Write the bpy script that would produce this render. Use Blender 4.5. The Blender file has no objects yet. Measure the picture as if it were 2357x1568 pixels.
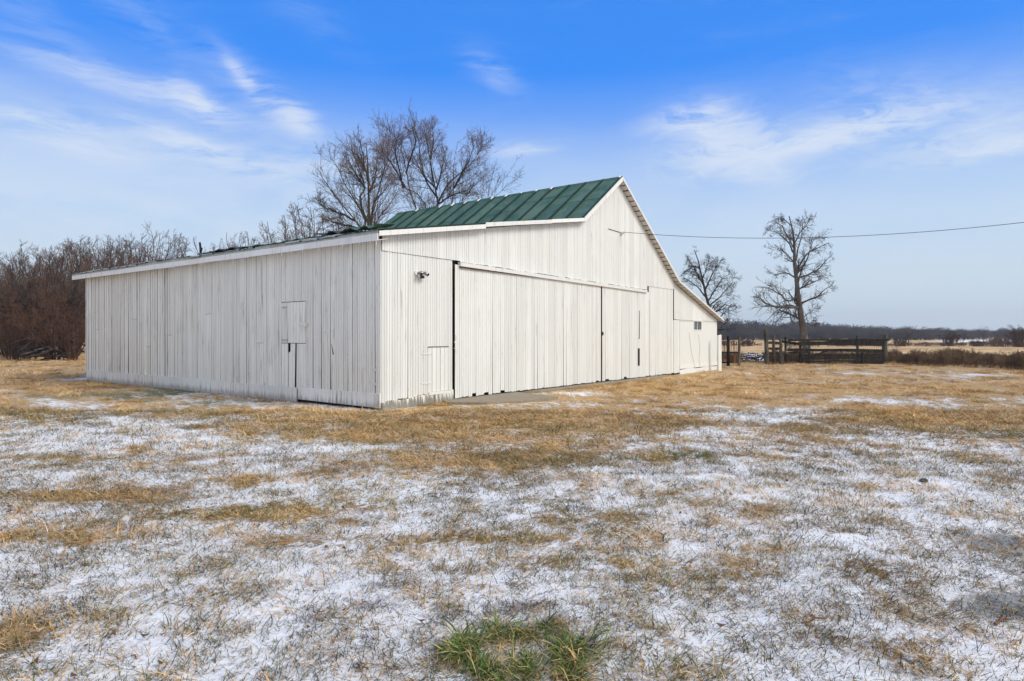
import bpy, math, random
import numpy as np
from mathutils import Vector

random.seed(7)
RNG = np.random.default_rng(7)
scene = bpy.context.scene
COL = scene.collection

# ------------------------------------------------------------------ camera
# World frame: origin = near bottom corner of the barn, +x along the gable front,
# +y along the long side wall, z up, metres.
EYE = 1.6
F, CX, HY, W = 1501.0, 1178.5, 772.0, 2357.0          # focal length in photo units, centre column, horizon row
YAW = math.atan(1133.5 / F)
FWD = np.array([math.cos(YAW), math.sin(YAW), 0.0])
RGT = np.array([math.sin(YAW), -math.cos(YAW), 0.0])
UP = np.array([0, 0, 1.0])
_d = F * EYE / 170.0
CAM = -(_d * FWD + (877 - CX) / F * _d * RGT)
CAM[2] = EYE

def at(px, py, depth):
    return CAM + depth * (FWD + RGT * (px - CX) / F + UP * (HY - py) / F)
def on_ground(px, py):
    return at(px, py, EYE * F / (py - HY))
def ray(px, py):
    return FWD + RGT * (px - CX) / F + UP * (HY - py) / F
def on_front(px, py, y0=0.0):
    r = ray(px, py); s = (y0 - CAM[1]) / r[1]; p = CAM + s * r
    return p[0], p[2]
def on_side(px, py, x0=0.0):
    r = ray(px, py); s = (x0 - CAM[0]) / r[0]; p = CAM + s * r
    return p[1], p[2]

cam_data = bpy.data.cameras.new("camera")
cam = bpy.data.objects.new("camera", cam_data)
COL.objects.link(cam)
cam.location = CAM
cam.rotation_euler = (math.radians(90), 0, YAW - math.radians(90))
cam_data.sensor_width = 36
cam_data.lens = F / W * 36
cam_data.shift_y = -(784 - HY) / W
cam_data.clip_start = 0.05
cam_data.clip_end = 6000
scene.camera = cam

# ------------------------------------------------------------------ world and sun
SUN_EL = math.radians(40)
_s = RGT * 1.0 - FWD * 0.42
SUN_DIR = np.array([_s[0], _s[1], 0]) / np.linalg.norm(_s[:2]) * math.cos(SUN_EL)
SUN_DIR[2] = math.sin(SUN_EL)
sun_data = bpy.data.lights.new("sun", 'SUN')
sun_data.energy = 2.5
sun_data.angle = math.radians(24)
sun_data.color = (1.0, 0.97, 0.90)
sun = bpy.data.objects.new("sun", sun_data)
sun.rotation_euler = Vector(SUN_DIR).to_track_quat('Z', 'Y').to_euler()
sun.location = (0, -30, 40)
COL.objects.link(sun)

scene.view_settings.view_transform = 'Standard'
scene.view_settings.look = 'None'
scene.view_settings.exposure = 0.0
scene.view_settings.gamma = 1.0
scene.view_settings.use_curve_mapping = False


class NT:
    """small helper to wire shader nodes"""
    def __init__(s, tree):
        s.t = tree; s.n = tree.nodes; s.l = tree.links
    def node(s, typ, inputs=None, **attrs):
        nd = s.n.new(typ)
        for k, v in attrs.items():
            setattr(nd, k, v)
        for k, v in (inputs or {}).items():
            s.put(nd.inputs[k], v)
        return nd
    def put(s, sock, v):
        if isinstance(v, bpy.types.NodeSocket):
            s.l.new(v, sock)
        elif isinstance(v, bpy.types.Node):
            s.l.new(v.outputs[0], sock)
        else:
            if sock.type == 'RGBA' and len(v) == 3:
                v = (*v, 1)
            sock.default_value = v
    def m(s, op, a, b=0.0, c=None, clamp=False):
        nd = s.node('ShaderNodeMath', operation=op, use_clamp=clamp)
        s.put(nd.inputs[0], a); s.put(nd.inputs[1], b)
        if c is not None:
            s.put(nd.inputs[2], c)
        return nd.outputs[0]
    def mix(s, fac, a, b, mode='MIX'):
        nd = s.node('ShaderNodeMix', data_type='RGBA', blend_type=mode)
        s.put(nd.inputs[0], fac); s.put(nd.inputs[6], a); s.put(nd.inputs[7], b)
        return nd.outputs[2]
    def noise(s, vec, scale=5, detail=4, rough=.55, dist=0, scl=None, rot=None, loc=None, typ='NOISE'):
        if scl is not None or rot is not None or loc is not None:
            mp = s.node('ShaderNodeMapping')
            s.put(mp.inputs['Vector'], vec)
            if scl is not None: mp.inputs['Scale'].default_value = scl
            if rot is not None: mp.inputs['Rotation'].default_value = rot
            if loc is not None: mp.inputs['Location'].default_value = loc
            vec = mp.outputs[0]
        nd = s.node('ShaderNodeTexNoise', {'Vector': vec, 'Scale': scale, 'Detail': detail, 'Roughness': rough, 'Distortion': dist})
        return nd.outputs['Fac']
    def ramp(s, fac, stops, interp='LINEAR'):
        nd = s.node('ShaderNodeValToRGB')
        s.put(nd.inputs[0], fac)
        cr = nd.color_ramp
        cr.interpolation = interp
        while len(cr.elements) < len(stops):
            cr.elements.new(0.5)
        for e, (p, c) in zip(cr.elements, stops):
            e.position = p
            e.color = (*c, 1) if len(c) == 3 else c
        return nd.outputs[0]
    def step(s, v, lo, hi):
        nd = s.node('ShaderNodeMapRange', interpolation_type='SMOOTHSTEP')
        s.put(nd.inputs[0], v); s.put(nd.inputs[1], lo); s.put(nd.inputs[2], hi)
        return nd.outputs[0]


def build_world():
    w = bpy.data.worlds.new("World")
    scene.world = w
    w.use_nodes = True
    w.node_tree.nodes.clear()
    t = NT(w.node_tree)
    out = t.node('ShaderNodeOutputWorld')
    bg = t.node('ShaderNodeBackground')
    t.l.new(bg.outputs[0], out.inputs[0])
    sky = t.node('ShaderNodeTexSky', sky_type='NISHITA')
    sky.sun_disc = False
    sky.sun_elevation = SUN_EL
    sky.sun_rotation = math.atan2(SUN_DIR[0], SUN_DIR[1])
    sky.air_density = 1.0; sky.dust_density = 0.6; sky.ozone_density = 2.0
    bg.inputs['Strength'].default_value = 0.1
    # direction turned so that +Y is the way the barn field lies
    tc = t.node('ShaderNodeTexCoord')
    rot = t.node('ShaderNodeMapping', {'Vector': tc.outputs['Generated']})
    rot.inputs['Rotation'].default_value = (0, 0, math.radians(90) - YAW)
    sp = t.node('ShaderNodeSeparateXYZ', {0: rot.outputs[0]})
    X, Y, Z = sp.outputs
    az = t.m('ARCTAN2', X, Y)
    el = t.m('ARCSINE', Z)
    elc = t.m('MAXIMUM', el, 0.0)
    # clear-air gradient (radians of elevation / 1.6)
    # the graded blue: multiplied on the Nishita sky at strength 0.1 further down
    u = t.m('DIVIDE', elc, 1.6)
    grad = t.ramp(u, [(0.0, (.62, .74, .84)), (0.045, (.64, .77, .89)), (0.10, (.56, .73, .95)),
                      (0.155, (.36, .57, .97)), (0.20, (.155, .39, 1.0)), (0.238, (.035, .285, 1.0)),
                      (0.45, (.035, .22, .80)), (1.0, (.02, .14, .55))])
    # cirrus: streaky noise in (azimuth, elevation)
    uv = t.node('ShaderNodeCombineXYZ', {0: az, 1: el, 2: 0.0}).outputs[0]
    warp = t.node('ShaderNodeTexNoise', {'Vector': uv, 'Scale': 3.0, 'Detail': 3.0})
    wv = t.node('ShaderNodeVectorMath', {0: warp.outputs['Color'], 1: (.5, .5, .5)}, operation='SUBTRACT')
    wv2 = t.node('ShaderNodeVectorMath', {0: wv.outputs[0]}, operation='SCALE'); wv2.inputs['Scale'].default_value = 0.10
    uvw = t.node('ShaderNodeVectorMath', {0: uv, 1: wv2.outputs[0]}, operation='ADD').outputs[0]

    def blob(px, py, sx, sy, ang, amp):
        """soft ellipse on the sky centred where the photo shows that cloud (half-sizes in photo px)"""
        a0 = math.atan((px - CX) / F)
        e0 = math.atan((HY - py) / F * math.cos(a0))
        mp = t.node('ShaderNodeMapping', {'Vector': uv}, vector_type='TEXTURE')
        mp.inputs['Location'].default_value = (a0, e0, 0)
        mp.inputs['Rotation'].default_value = (0, 0, math.radians(ang))
        mp.inputs['Scale'].default_value = (1.1 * sx / F, 1.05 * sy / F, 1)
        ln = t.node('ShaderNodeVectorMath', {0: mp.outputs[0]}, operation='LENGTH').outputs['Value']
        g = t.m('EXPONENT', t.m('MULTIPLY', t.m('POWER', ln, 2.0), -1.0))
        return t.m('MULTIPLY', g, amp)

    def field(blobs):
        acc = None
        for b in blobs:
            v = blob(*b)
            acc = v if acc is None else t.m('ADD', acc, v)
        return acc
    R = math.radians
    # family A: falling to the right (left part of the sky), family B: rising to the right, family C: flat veils
    nA = t.noise(uvw, 6, 8, .62, .3, scl=(1.0, 5.5, 1), rot=(0, 0, R(14)))
    nA2 = t.noise(uvw, 17, 6, .6, .6, scl=(1.0, 6, 1), rot=(0, 0, R(25)))
    nB = t.noise(uvw, 5, 9, .68, .5, scl=(1.0, 4.0, 1), rot=(0, 0, R(-12)), loc=(2, 3, 0))
    nB2 = t.noise(uvw, 16, 6, .65, .9, scl=(1.0, 3.6, 1), rot=(0, 0, R(-24)), loc=(5, 1, 0))
    nC = t.noise(uvw, 4, 6, .55, .2, scl=(1.0, 3.0, 1), loc=(7, 4, 0))
    A = field([(455, 235, 44, 20, -25, 1.5), (330, 205, 170, 22, -8, .55), (690, 275, 36, 22, -25, 1.2),
               (620, 230, 90, 30, -38, .4), (560, 182, 45, 12, -48, .75), (160, 325, 110, 24, -12, .75),
               (430, 325, 90, 14, -14, .85), (520, 372, 230, 30, -10, .75), (760, 385, 150, 25, -10, .4),
               (60, 268, 90, 10, -5, .5), (1130, 165, 60, 26, -30, .24), (1205, 345, 60, 16, 5, .55),
               (320, 30, 200, 40, -30, .12), (90, 60, 120, 40, -30, .10), (700, 30, 120, 30, -30, .06)])
    B = field([(1640, 285, 75, 40, -12, .75), (1720, 350, 150, 40, 2, .85), (1640, 330, 60, 60, 0, .5),
               (1860, 330, 170, 22, 10, .85), (1990, 292, 110, 20, 6, .65), (1745, 400, 70, 26, -15, .6),
               (2130, 340, 120, 16, 8, .5), (2300, 340, 110, 17, 4, .95), (2170, 270, 180, 60, -20, .38),
               (1560, 285, 80, 22, 5, .4)])
    ca = t.m('MULTIPLY', A, t.m('ADD', t.m('MULTIPLY', t.step(nA, .36, .60), .85), t.m('MULTIPLY', t.step(nA2, .42, .60), .60)))
    cb = t.m('MULTIPLY', B, t.m('ADD', t.m('MULTIPLY', t.step(nB, .38, .60), .85), t.m('MULTIPLY', t.step(nB2, .42, .60), .65)))
    # thin veil low in the sky, everywhere, thicker to the left
    lowv = t.m('MULTIPLY', t.step(el, .36, .12), t.step(nC, .36, .62))
    leftw = t.m('ADD', t.m('MULTIPLY', t.step(az, .25, -.7), .50), .28)
    cc = t.m('MULTIPLY', lowv, leftw)
    # faint high cirrus all around
    hi = t.m('MULTIPLY', t.m('MULTIPLY', t.step(nA, .46, .78), t.step(nC, .38, .7)), .08)
    cl = t.m('ADD', t.m('ADD', ca, cb), t.m('ADD', cc, hi))
    cl = t.m('SUBTRACT', 1.0, t.m('EXPONENT', t.m('MULTIPLY', cl, -1.2)))
    cl = t.m('MULTIPLY', cl, t.step(el, .0, .10), clamp=True)
    cloud_col = t.ramp(u, [(0.0, (.68, .77, .86)), (0.12, (.72, .82, .97)), (0.3, (.74, .82, 1.0))])
    col = t.mix(cl, grad, cloud_col)
    # unseen cloud veil round the sun, added behind camera to lift and whiten light
    sv = t.node('ShaderNodeVectorMath', {0: tc.outputs['Generated']}, operation='DOT_PRODUCT')
    _b = -FWD * .85 + RGT * .45 + UP * .35; _b = _b / np.linalg.norm(_b)
    sv.inputs[1].default_value = tuple(_b)
    veil = t.m('MULTIPLY', t.step(sv.outputs['Value'], -.22, .65), t.m('ADD', .78, t.m('MULTIPLY', nC, .25)), clamp=True)
    col = t.mix(veil, col, (1.07, 1.08, 1.04))
    # scale to the physical sky strength (0.1) and let the Nishita sky keep a share
    sc = t.node('ShaderNodeVectorMath', {0: col}, operation='SCALE'); sc.inputs['Scale'].default_value = 10.0
    fin = t.mix(0.93, sky.outputs[0], sc.outputs[0])
    t.l.new(fin, bg.inputs['Color'])

build_world()

# ------------------------------------------------------------------ helpers
def link(o, parent=None):
    COL.objects.link(o)
    if parent is not None:
        o.parent = parent
    return o
def tag(o, label=None, cat=None, group=None, kind=None):
    if label: o['label'] = label
    if cat: o['category'] = cat
    if group: o['group'] = group
    if kind: o['kind'] = kind
    return o
def empty(name, loc, label, cat, group=None):
    o = bpy.data.objects.new(name, None)
    o.empty_display_size = 0.2
    o.location = loc
    link(o)
    return tag(o, label, cat, group)

class MB:
    """collects simple shapes, links them as one mesh object (coordinates in the parent's frame)"""
    def __init__(s):
        s.v = []; s.f = []; s.mi = []
    def add(s, v, f, mi=0):
        n = len(s.v)
        s.v += [tuple(p) for p in v]
        s.f += [tuple(n + i for i in q) for q in f]
        s.mi += [mi] * len(f)
    def box(s, a, b, mi=0):
        x0, y0, z0 = a; x1, y1, z1 = b
        s.hexa([(x0, y0, z0), (x1, y0, z0), (x1, y1, z0), (x0, y1, z0), (x0, y0, z1), (x1, y0, z1), (x1, y1, z1), (x0, y1, z1)], mi)
    def hexa(s, v, mi=0):
        s.add(v, [(0, 3, 2, 1), (4, 5, 6, 7), (0, 1, 5, 4), (1, 2, 6, 5), (2, 3, 7, 6), (3, 0, 4, 7)], mi)
    def beam(s, a, b, w, h, up=(0, 0, 1), mi=0):
        """box along a->b with width w (sideways) and height h (along up)"""
        a = Vector(a); b = Vector(b); d = (b - a).normalized(); up = Vector(up)
        sd = d.cross(up).normalized() * (w / 2); u = sd.cross(d).normalized() * (h / 2)
        s.hexa([a - sd - u, a + sd - u, b + sd - u, b - sd - u, a - sd + u, a + sd + u, b + sd + u, b - sd + u], mi)
    def tube(s, pts, rad, k=8, cap=True, mi=0):
        pts = [Vector(p) for p in pts]; rings = []
        if not hasattr(rad, '__len__'): rad = [rad] * len(pts)
        n0 = len(s.v)
        ref = None
        for i, p in enumerate(pts):
            d = (pts[min(i + 1, len(pts) - 1)] - pts[max(i - 1, 0)]).normalized()
            if ref is None:
                ref = d.orthogonal().normalized()
            ref = (ref - d * ref.dot(d)).normalized(); q = d.cross(ref)
            for j in range(k):
                a = 2 * math.pi * j / k
                s.v.append(tuple(p + (ref * math.cos(a) + q * math.sin(a)) * rad[i]))
        for i in range(len(pts) - 1):
            for j in range(k):
                s.f.append((n0 + i * k + j, n0 + i * k + (j + 1) % k, n0 + (i + 1) * k + (j + 1) % k, n0 + (i + 1) * k + j)); s.mi.append(mi)
        if cap:
            s.f.append(tuple(n0 + j for j in range(k))[::-1]); s.mi.append(mi)
            m = n0 + (len(pts) - 1) * k
            s.f.append(tuple(m + j for j in range(k))); s.mi.append(mi)
    def build(s, name, mat, parent=None, smooth=False):
        me = bpy.data.meshes.new(name)
        me.from_pydata(s.v, [], s.f)
        for m in (mat if isinstance(mat, (list, tuple)) else [mat]):
            me.materials.append(m)
        if any(s.mi):
            me.polygons.foreach_set('material_index', s.mi)
        if smooth:
            me.polygons.foreach_set('use_smooth', [True] * len(s.f))
        me.update()
        return link(bpy.data.objects.new(name, me), parent)

def np_mesh(name, V, Q, mat=None, smooth=False, k=4):
    """fast mesh from numpy verts (n,3) and faces (m,k)"""
    me = bpy.data.meshes.new(name)
    V = np.asarray(V, dtype=np.float32); Q = np.asarray(Q, dtype=np.int32)
    me.vertices.add(len(V)); me.vertices.foreach_set('co', V.ravel())
    me.loops.add(Q.size); me.loops.foreach_set('vertex_index', Q.ravel())
    me.polygons.add(len(Q))
    me.polygons.foreach_set('loop_start', np.arange(0, Q.size, Q.shape[1], dtype=np.int32))
    try:
        me.polygons.foreach_set('loop_total', np.full(len(Q), Q.shape[1], dtype=np.int32))
    except Exception:
        pass
    if smooth:
        me.polygons.foreach_set('use_smooth', np.ones(len(Q), dtype=bool))
    me.update(calc_edges=True)
    if mat: me.materials.append(mat)
    return me

# ---- value noise in numpy (world coordinates)
def _hash(ix, iy, seed):
    h = (ix.astype(np.int64) * 374761393 + iy.astype(np.int64) * 668265263 + seed * 144665) & 0xffffffff
    h = ((h ^ (h >> 13)) * 1274126177) & 0xffffffff
    return ((h ^ (h >> 16)) & 0xffff) / 65535.0
def vnoise(x, y, seed=0):
    ix = np.floor(x); iy = np.floor(y); fx = x - ix; fy = y - iy
    fx = fx * fx * (3 - 2 * fx); fy = fy * fy * (3 - 2 * fy)
    a = _hash(ix, iy, seed); b = _hash(ix + 1, iy, seed); c = _hash(ix, iy + 1, seed); d = _hash(ix + 1, iy + 1, seed)
    return (a * (1 - fx) + b * fx) * (1 - fy) + (c * (1 - fx) + d * fx) * fy
def fbm(x, y, seed=0, oct=4, gain=.5):
    s = 0; a = 1; t = 0
    for i in range(oct):
        s = s + a * vnoise(x * 2 ** i + 17.3 * i, y * 2 ** i - 9.1 * i, seed + i); t += a; a *= gain
    return s / t

# ------------------------------------------------------------------ materials
def principled(name):
    m = bpy.data.materials.new(name); m.use_nodes = True
    m.node_tree.nodes.clear()
    t = NT(m.node_tree)
    out = t.node('ShaderNodeOutputMaterial')
    b = t.node('ShaderNodeBsdfPrincipled')
    t.l.new(b.outputs[0], out.inputs[0])
    b.inputs['Specular IOR Level'].default_value = 0.3
    return m, t, b

def mat_simple(name, col, rough=.7, metal=0, var=.25, scale=6, bump=.0):
    m, t, b = principled(name)
    oc = t.node('ShaderNodeTexCoord').outputs['Object']
    n = t.noise(oc, scale, 6, .6)
    c = t.mix(n, tuple(x * (1 - var) for x in col), tuple(min(1, x * (1 + var)) for x in col))
    t.put(b.inputs['Base Color'], c)
    b.inputs['Roughness'].default_value = rough
    b.inputs['Metallic'].default_value = metal
    if bump:
        bp = t.node('ShaderNodeBump', {'Height': n, 'Strength': bump, 'Distance': .02})
        t.l.new(bp.outputs[0], b.inputs['Normal'])
    return m

def mat_paint(name, base=(.735, .735, .715), grey=(.55, .545, .52), wear=.5, foot_amt=.75, foot_thr=.68):
    """old white barn paint: vertical grain, worn streaks showing grey wood, dirt near the bottom"""
    m, t, b = principled(name)
    geo = t.node('ShaderNodeNewGeometry')
    P = geo.outputs['Position']
    oi = t.node('ShaderNodeObjectInfo')
    rnd = oi.outputs['Random']
    sp = t.node('ShaderNodeSeparateXYZ', {0: P})
    off = t.node('ShaderNodeCombineXYZ', {0: t.m('MULTIPLY', rnd, 37.0), 1: t.m('MULTIPLY', rnd, 11.0), 2: t.m('MULTIPLY', rnd, 19.0)})
    pv = t.node('ShaderNodeVectorMath', {0: P, 1: off.outputs[0]}, operation='ADD').outputs[0]
    grain = t.noise(pv, 1.0, 6, .65, scl=(60, 60, 2.2))
    streak = t.noise(pv, 1.0, 6, .62, .4, scl=(16, 16, .9))
    blot = t.noise(P, .9, 5, .6)
    fine = t.noise(pv, 1.0, 3, .7, scl=(90, 90, 30))
    # tone of each board
    c = t.mix(rnd, tuple(x * .90 for x in base), tuple(min(.86, x * 1.05) for x in base))
    c = t.mix(t.m('MULTIPLY', t.step(blot, .42, .72), .35), c, (base[0] * .97, base[1] * .95, base[2] * .88))
    # thin worn paint
    wf = t.m('MULTIPLY', t.step(streak, .47, .70), t.step(blot, .36, .60))
    c = t.mix(t.m('MULTIPLY', wf, wear), c, grey)
    # bare spots
    bare = t.m('MULTIPLY', t.step(t.m('ADD', streak, t.m('MULTIPLY', fine, .35)), .80, .92), wear * 1.3, clamp=True)
    c = t.mix(bare, c, (.20, .18, .155))
    c = t.mix(t.m('MULTIPLY', t.step(grain, .55, .78), .32), c, (.36, .35, .33))
    spk = t.step(t.noise(pv, 1.0, 2, .5, scl=(26, 26, 9)), .71, .76)
    c = t.mix(t.m('MULTIPLY', spk, wear * .8), c, (.30, .28, .25))
    # damp dirty foot of the boards: broken streaks that rise from the ground
    low = t.m('SUBTRACT', 1.0, t.m('DIVIDE', sp.outputs[2], .75), clamp=True)
    foot = t.step(t.m('ADD', t.m('MULTIPLY', t.m('POWER', low, 2.0), .44), t.m('MULTIPLY', streak, .62)), foot_thr, foot_thr + .16)
    c = t.mix(t.m('MULTIPLY', foot, foot_amt), c, (.13, .12, .10))
    t.put(b.inputs['Base Color'], c)
    b.inputs['Roughness'].default_value = .62
    h = t.m('ADD', t.m('MULTIPLY', grain, .6), t.m('MULTIPLY', streak, .4))
    bp = t.node('ShaderNodeBump', {'Height': h, 'Strength': .35, 'Distance': .004})
    t.l.new(bp.outputs[0], b.inputs['Normal'])
    return m

def mat_roof():
    m, t, b = principled('green_metal')
    P = t.node('ShaderNodeNewGeometry').outputs['Position']
    rnd = t.node('ShaderNodeObjectInfo').outputs['Random']
    n1 = t.noise(P, 1.3, 6, .65, .6)
    n2 = t.noise(P, 1.0, 5, .6, .3, scl=(1.6, 9, 1.6))
    c = t.mix(t.step(n1, .3, .7), (.052, .112, .066), (.135, .215, .145))
    c = t.mix(t.m('MULTIPLY', t.step(n2, .52, .75), .55), c, (.14, .20, .15))
    c = t.mix(t.m('MULTIPLY', rnd, .45), c, (.014, .065, .045))
    c = t.mix(t.m('MULTIPLY', t.step(n1, .60, .78), .7), c, (.015, .035, .028))
    # vertical rain streaks and black algae
    n3 = t.noise(P, 1.0, 5, .65, .2, scl=(2, 14, 2))
    c = t.mix(t.m('MULTIPLY', t.step(n3, .50, .72), .5), c, (.028, .060, .042))
    t.put(b.inputs['Base Color'], c)
    b.inputs['Roughness'].default_value = .55
    bp = t.node('ShaderNodeBump', {'Height': n1, 'Strength': .25, 'Distance': .02})
    t.l.new(bp.outputs[0], b.inputs['Normal'])
    return m

def mat_bark(name, dark, light, scale=3):
    m, t, b = principled(name)
    P = t.node('ShaderNodeTexCoord').outputs['Object']
    n = t.noise(P, scale, 6, .65, .4, scl=(3, 3, .8))
    n2 = t.noise(P, scale * .3, 3, .5)
    c = t.mix(t.step(t.m('ADD', t.m('MULTIPLY', n, .7), t.m('MULTIPLY', n2, .3)), .35, .68), dark, light)
    t.put(b.inputs['Base Color'], c)
    b.inputs['Roughness'].default_value = .9
    b.inputs['Specular IOR Level'].default_value = .1
    bp = t.node('ShaderNodeBump', {'Height': n, 'Strength': .6, 'Distance': .03})
    t.l.new(bp.outputs[0], b.inputs['Normal'])
    return m

def mat_ground():
    m, t, b = principled('winter_ground')
    P = t.node('ShaderNodeNewGeometry').outputs['Position']
    def att(n):
        return t.node('ShaderNodeAttribute', attribute_name=n).outputs['Fac']
    cov, grn, brn, bare = att('snow'), att('green'), att('brown'), att('bare')
    n_f = t.noise(P, 30, 5, .7)
    n_m = t.noise(P, 7, 6, .68, .6)
    n_l = t.noise(P, 1.4, 5, .62, .5)
    n_s = t.noise(P, 1.0, 6, .68, .8, scl=(7, 22, 10), rot=(0, 0, YAW * .7))   # lie of the grass
    # dead thatch
    th = t.ramp(t.m('ADD', t.m('MULTIPLY', n_s, .6), t.m('MULTIPLY', n_f, .4)),
                [(.30, (.13, .078, .034)), (.43, (.34, .205, .085)), (.56, (.56, .36, .155)), (.72, (.72, .52, .29))])
    gr = t.ramp(n_f, [(.3, (.035, .042, .014)), (.55, (.11, .125, .04)), (.75, (.24, .24, .10))])
    br = t.ramp(n_f, [(.3, (.03, .018, .012)), (.7, (.12, .075, .05))])
    th = t.mix(t.m('MULTIPLY', t.step(n_l, .45, .75), .5), th, (.26, .175, .09))
    stub = t.ramp(t.noise(P, 1.0, 4, .6, .2, scl=(.06, .35, 1), rot=(0, 0, YAW)), [(.35, (.38, .23, .10)), (.6, (.66, .44, .21))])
    dfar = t.node('ShaderNodeAttribute', attribute_name='field').outputs['Fac']
    th = t.mix(dfar, th, stub)
    c = t.mix(t.m('MULTIPLY', t.step(t.m('ADD', grn, t.m('MULTIPLY', t.m('SUBTRACT', n_m, .5), .8)), .35, .75), .85), th, gr)
    c = t.mix(t.step(t.m('ADD', brn, t.m('MULTIPLY', t.m('SUBTRACT', n_f, .5), 1.6)), .60, .85), c, br)
    # bare frozen gravel
    gv = t.ramp(t.noise(P, 60, 4, .7), [(.3, (.060, .058, .052)), (.7, (.24, .235, .22))])
    bf = t.step(t.m('ADD', bare, t.m('MULTIPLY', t.m('SUBTRACT', t.m('ADD', t.m('MULTIPLY', n_m, .6), t.m('MULTIPLY', n_f, .4)), .5), 3.6)), .36, .74)
    c = t.mix(bf, c, gv)
    # snow settled in the thatch
    nn = t.m('ADD', t.m('ADD', t.m('MULTIPLY', n_m, .36), t.m('MULTIPLY', n_f, .28)), t.m('MULTIPLY', n_s, .36))
    sf = t.step(t.m('ADD', cov, t.m('MULTIPLY', t.m('SUBTRACT', nn, .5), 3.4)), .36, .70)
    sf = t.m('MULTIPLY', sf, t.m('SUBTRACT', 1.0, t.m('MULTIPLY', bf, .80)))
    snow = t.mix(n_m, (.78, .765, .75), (.88, .865, .85))
    c = t.mix(sf, c, snow)
    t.put(b.inputs['Base Color'], c)
    b.inputs['Roughness'].default_value = .85
    b.inputs['Specular IOR Level'].default_value = .15
    hh = t.m('ADD', t.m('MULTIPLY', nn, 1.0), t.m('MULTIPLY', sf, .35))
    bp = t.node('ShaderNodeBump', {'Height': hh, 'Strength': .7, 'Distance': .035})
    t.l.new(bp.outputs[0], b.inputs['Normal'])
    return m

def mat_blades(name='grass_blade'):
    m, t, b = principled(name)
    at1 = t.node('ShaderNodeAttribute', attribute_name='bcol').outputs['Color']
    tint = t.node('ShaderNodeAttribute', attribute_name='tint', attribute_type='INSTANCER').outputs['Fac']
    c = t.mix(1.0, at1, t.ramp(tint, [(0, (.55, .55, .55)), (.5, (.95, .95, .95)), (1, (1.3, 1.28, 1.22))]), 'MULTIPLY')
    t.put(b.inputs['Base Color'], c)
    b.inputs['Roughness'].default_value = .75
    b.inputs['Specular IOR Level'].default_value = .2
    return m

M = {}
M['paint'] = mat_paint('white_board_paint')
M['paint_side'] = mat_paint('white_side_paint', (.80, .78, .735), (.44, .43, .41), .85, .95, .48)
M['trim'] = mat_paint('white_trim_paint', (.77, .765, .745), (.50, .49, .47), .6, .0)
M['dark'] = mat_simple('dark_wood_and_gap_shade', (.030, .025, .021), .95)  # near-black wood, also painted as shade behind gaps and in holes
M['block'] = mat_paint('painted_block', (.745, .745, .72), (.60, .59, .56), .35, .3, .70)
M['concrete'] = mat_simple('slab_concrete', (.27, .225, .165), .9, 0, .4, 8, .4)
M['roof'] = mat_roof()
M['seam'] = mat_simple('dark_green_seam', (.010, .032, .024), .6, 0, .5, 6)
M['sheet_pale'] = mat_simple('weathered_sheet', (.42, .44, .42), .6, .0, .45, 7, .3)
M['sheet_rust'] = mat_simple('dark_torn_sheet', (.05, .045, .04), .8, 0, .5, 9, .3)
M['snow'] = mat_simple('snow_pack', (.86, .87, .90), .8, 0, .05, 12, .3)
M['glass'] = mat_simple('dusty_glass', (.085, .10, .105), .08, 0, .4, 5)
M['chrome'] = mat_simple('lamp_metal', (.34, .34, .34), .3, .7, .2, 20)
M['black'] = mat_simple('black_plastic_and_hole_shade', (.02, .02, .022), .4, 0, .2, 20)  # lamp plastic, also painted as the dark of a slot and a hole
M['rust'] = mat_simple('rusty_steel', (.11, .045, .025), .9, .0, .5, 20)
M['wire'] = mat_simple('wire_steel', (.10, .09, .085), .6, .3, .2, 20)
M['cable'] = mat_simple('cable_black', (.05, .055, .065), .7)
M['fence_dark'] = mat_bark('dark_fence_wood', (.009, .008, .007), (.055, .047, .039), 3)
M['fence_brown'] = mat_bark('brown_fence_wood', (.04, .028, .018), (.13, .09, .06), 2)
M['post'] = mat_bark('grey_fence_post', (.045, .042, .034), (.17, .16, .13), 3)
M['bark_grey'] = mat_bark('grey_bark', (.050, .042, .036), (.20, .175, .15), 2)
M['bark_dark'] = mat_bark('dark_bark', (.022, .018, .016), (.085, .07, .06), 2)
M['twig_dark'] = mat_bark('dark_twigs', (.035, .027, .024), (.085, .066, .058), 1)
M['bark_olive'] = mat_bark('olive_bark', (.045, .038, .024), (.14, .12, .075), 2)
M['twig_brown'] = mat_bark('brown_twigs', (.105, .068, .050), (.23, .155, .115), 1)
M['bark_red'] = mat_bark('reddish_bark', (.045, .026, .018), (.12, .070, .048), 1)
M['twig_red'] = mat_bark('reddish_twigs', (.085, .042, .026), (.19, .10, .060), .6)
M['twig_far'] = mat_bark('far_twigs', (.035, .034, .036), (.085, .08, .08), .2)
M['twig_far_warm'] = mat_bark('far_twigs_warm', (.06, .050, .042), (.14, .115, .10), .2)
M['leaf'] = mat_simple('dead_leaf', (.16, .075, .035), .8, 0, .5, 15)
M['blade'] = mat_blades()
M['ice'] = mat_simple('icicle_ice', (.80, .84, .90), .12, 0, .05, 20)
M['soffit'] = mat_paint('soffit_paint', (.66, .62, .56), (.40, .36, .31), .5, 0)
M['edge'] = mat_simple('bare_edge_and_gap_shade', (.085, .078, .068), .95, 0, .4, 12)  # bare wood edges, darkened so the gaps between boards look shaded
M['skirt'] = mat_paint('skirt_paint', (.77, .76, .73), (.46, .44, .41), .9, .55, .56)
M['found'] = mat_paint('rough_foundation', (.72, .69, .62), (.34, .31, .27), 1.0, .8, .50)
M['groove'] = mat_simple('groove_grime_and_shade', (.56, .55, .52), .9, 0, .3, 3)  # grime and the soft shade of the groove, both put into the colour

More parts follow.
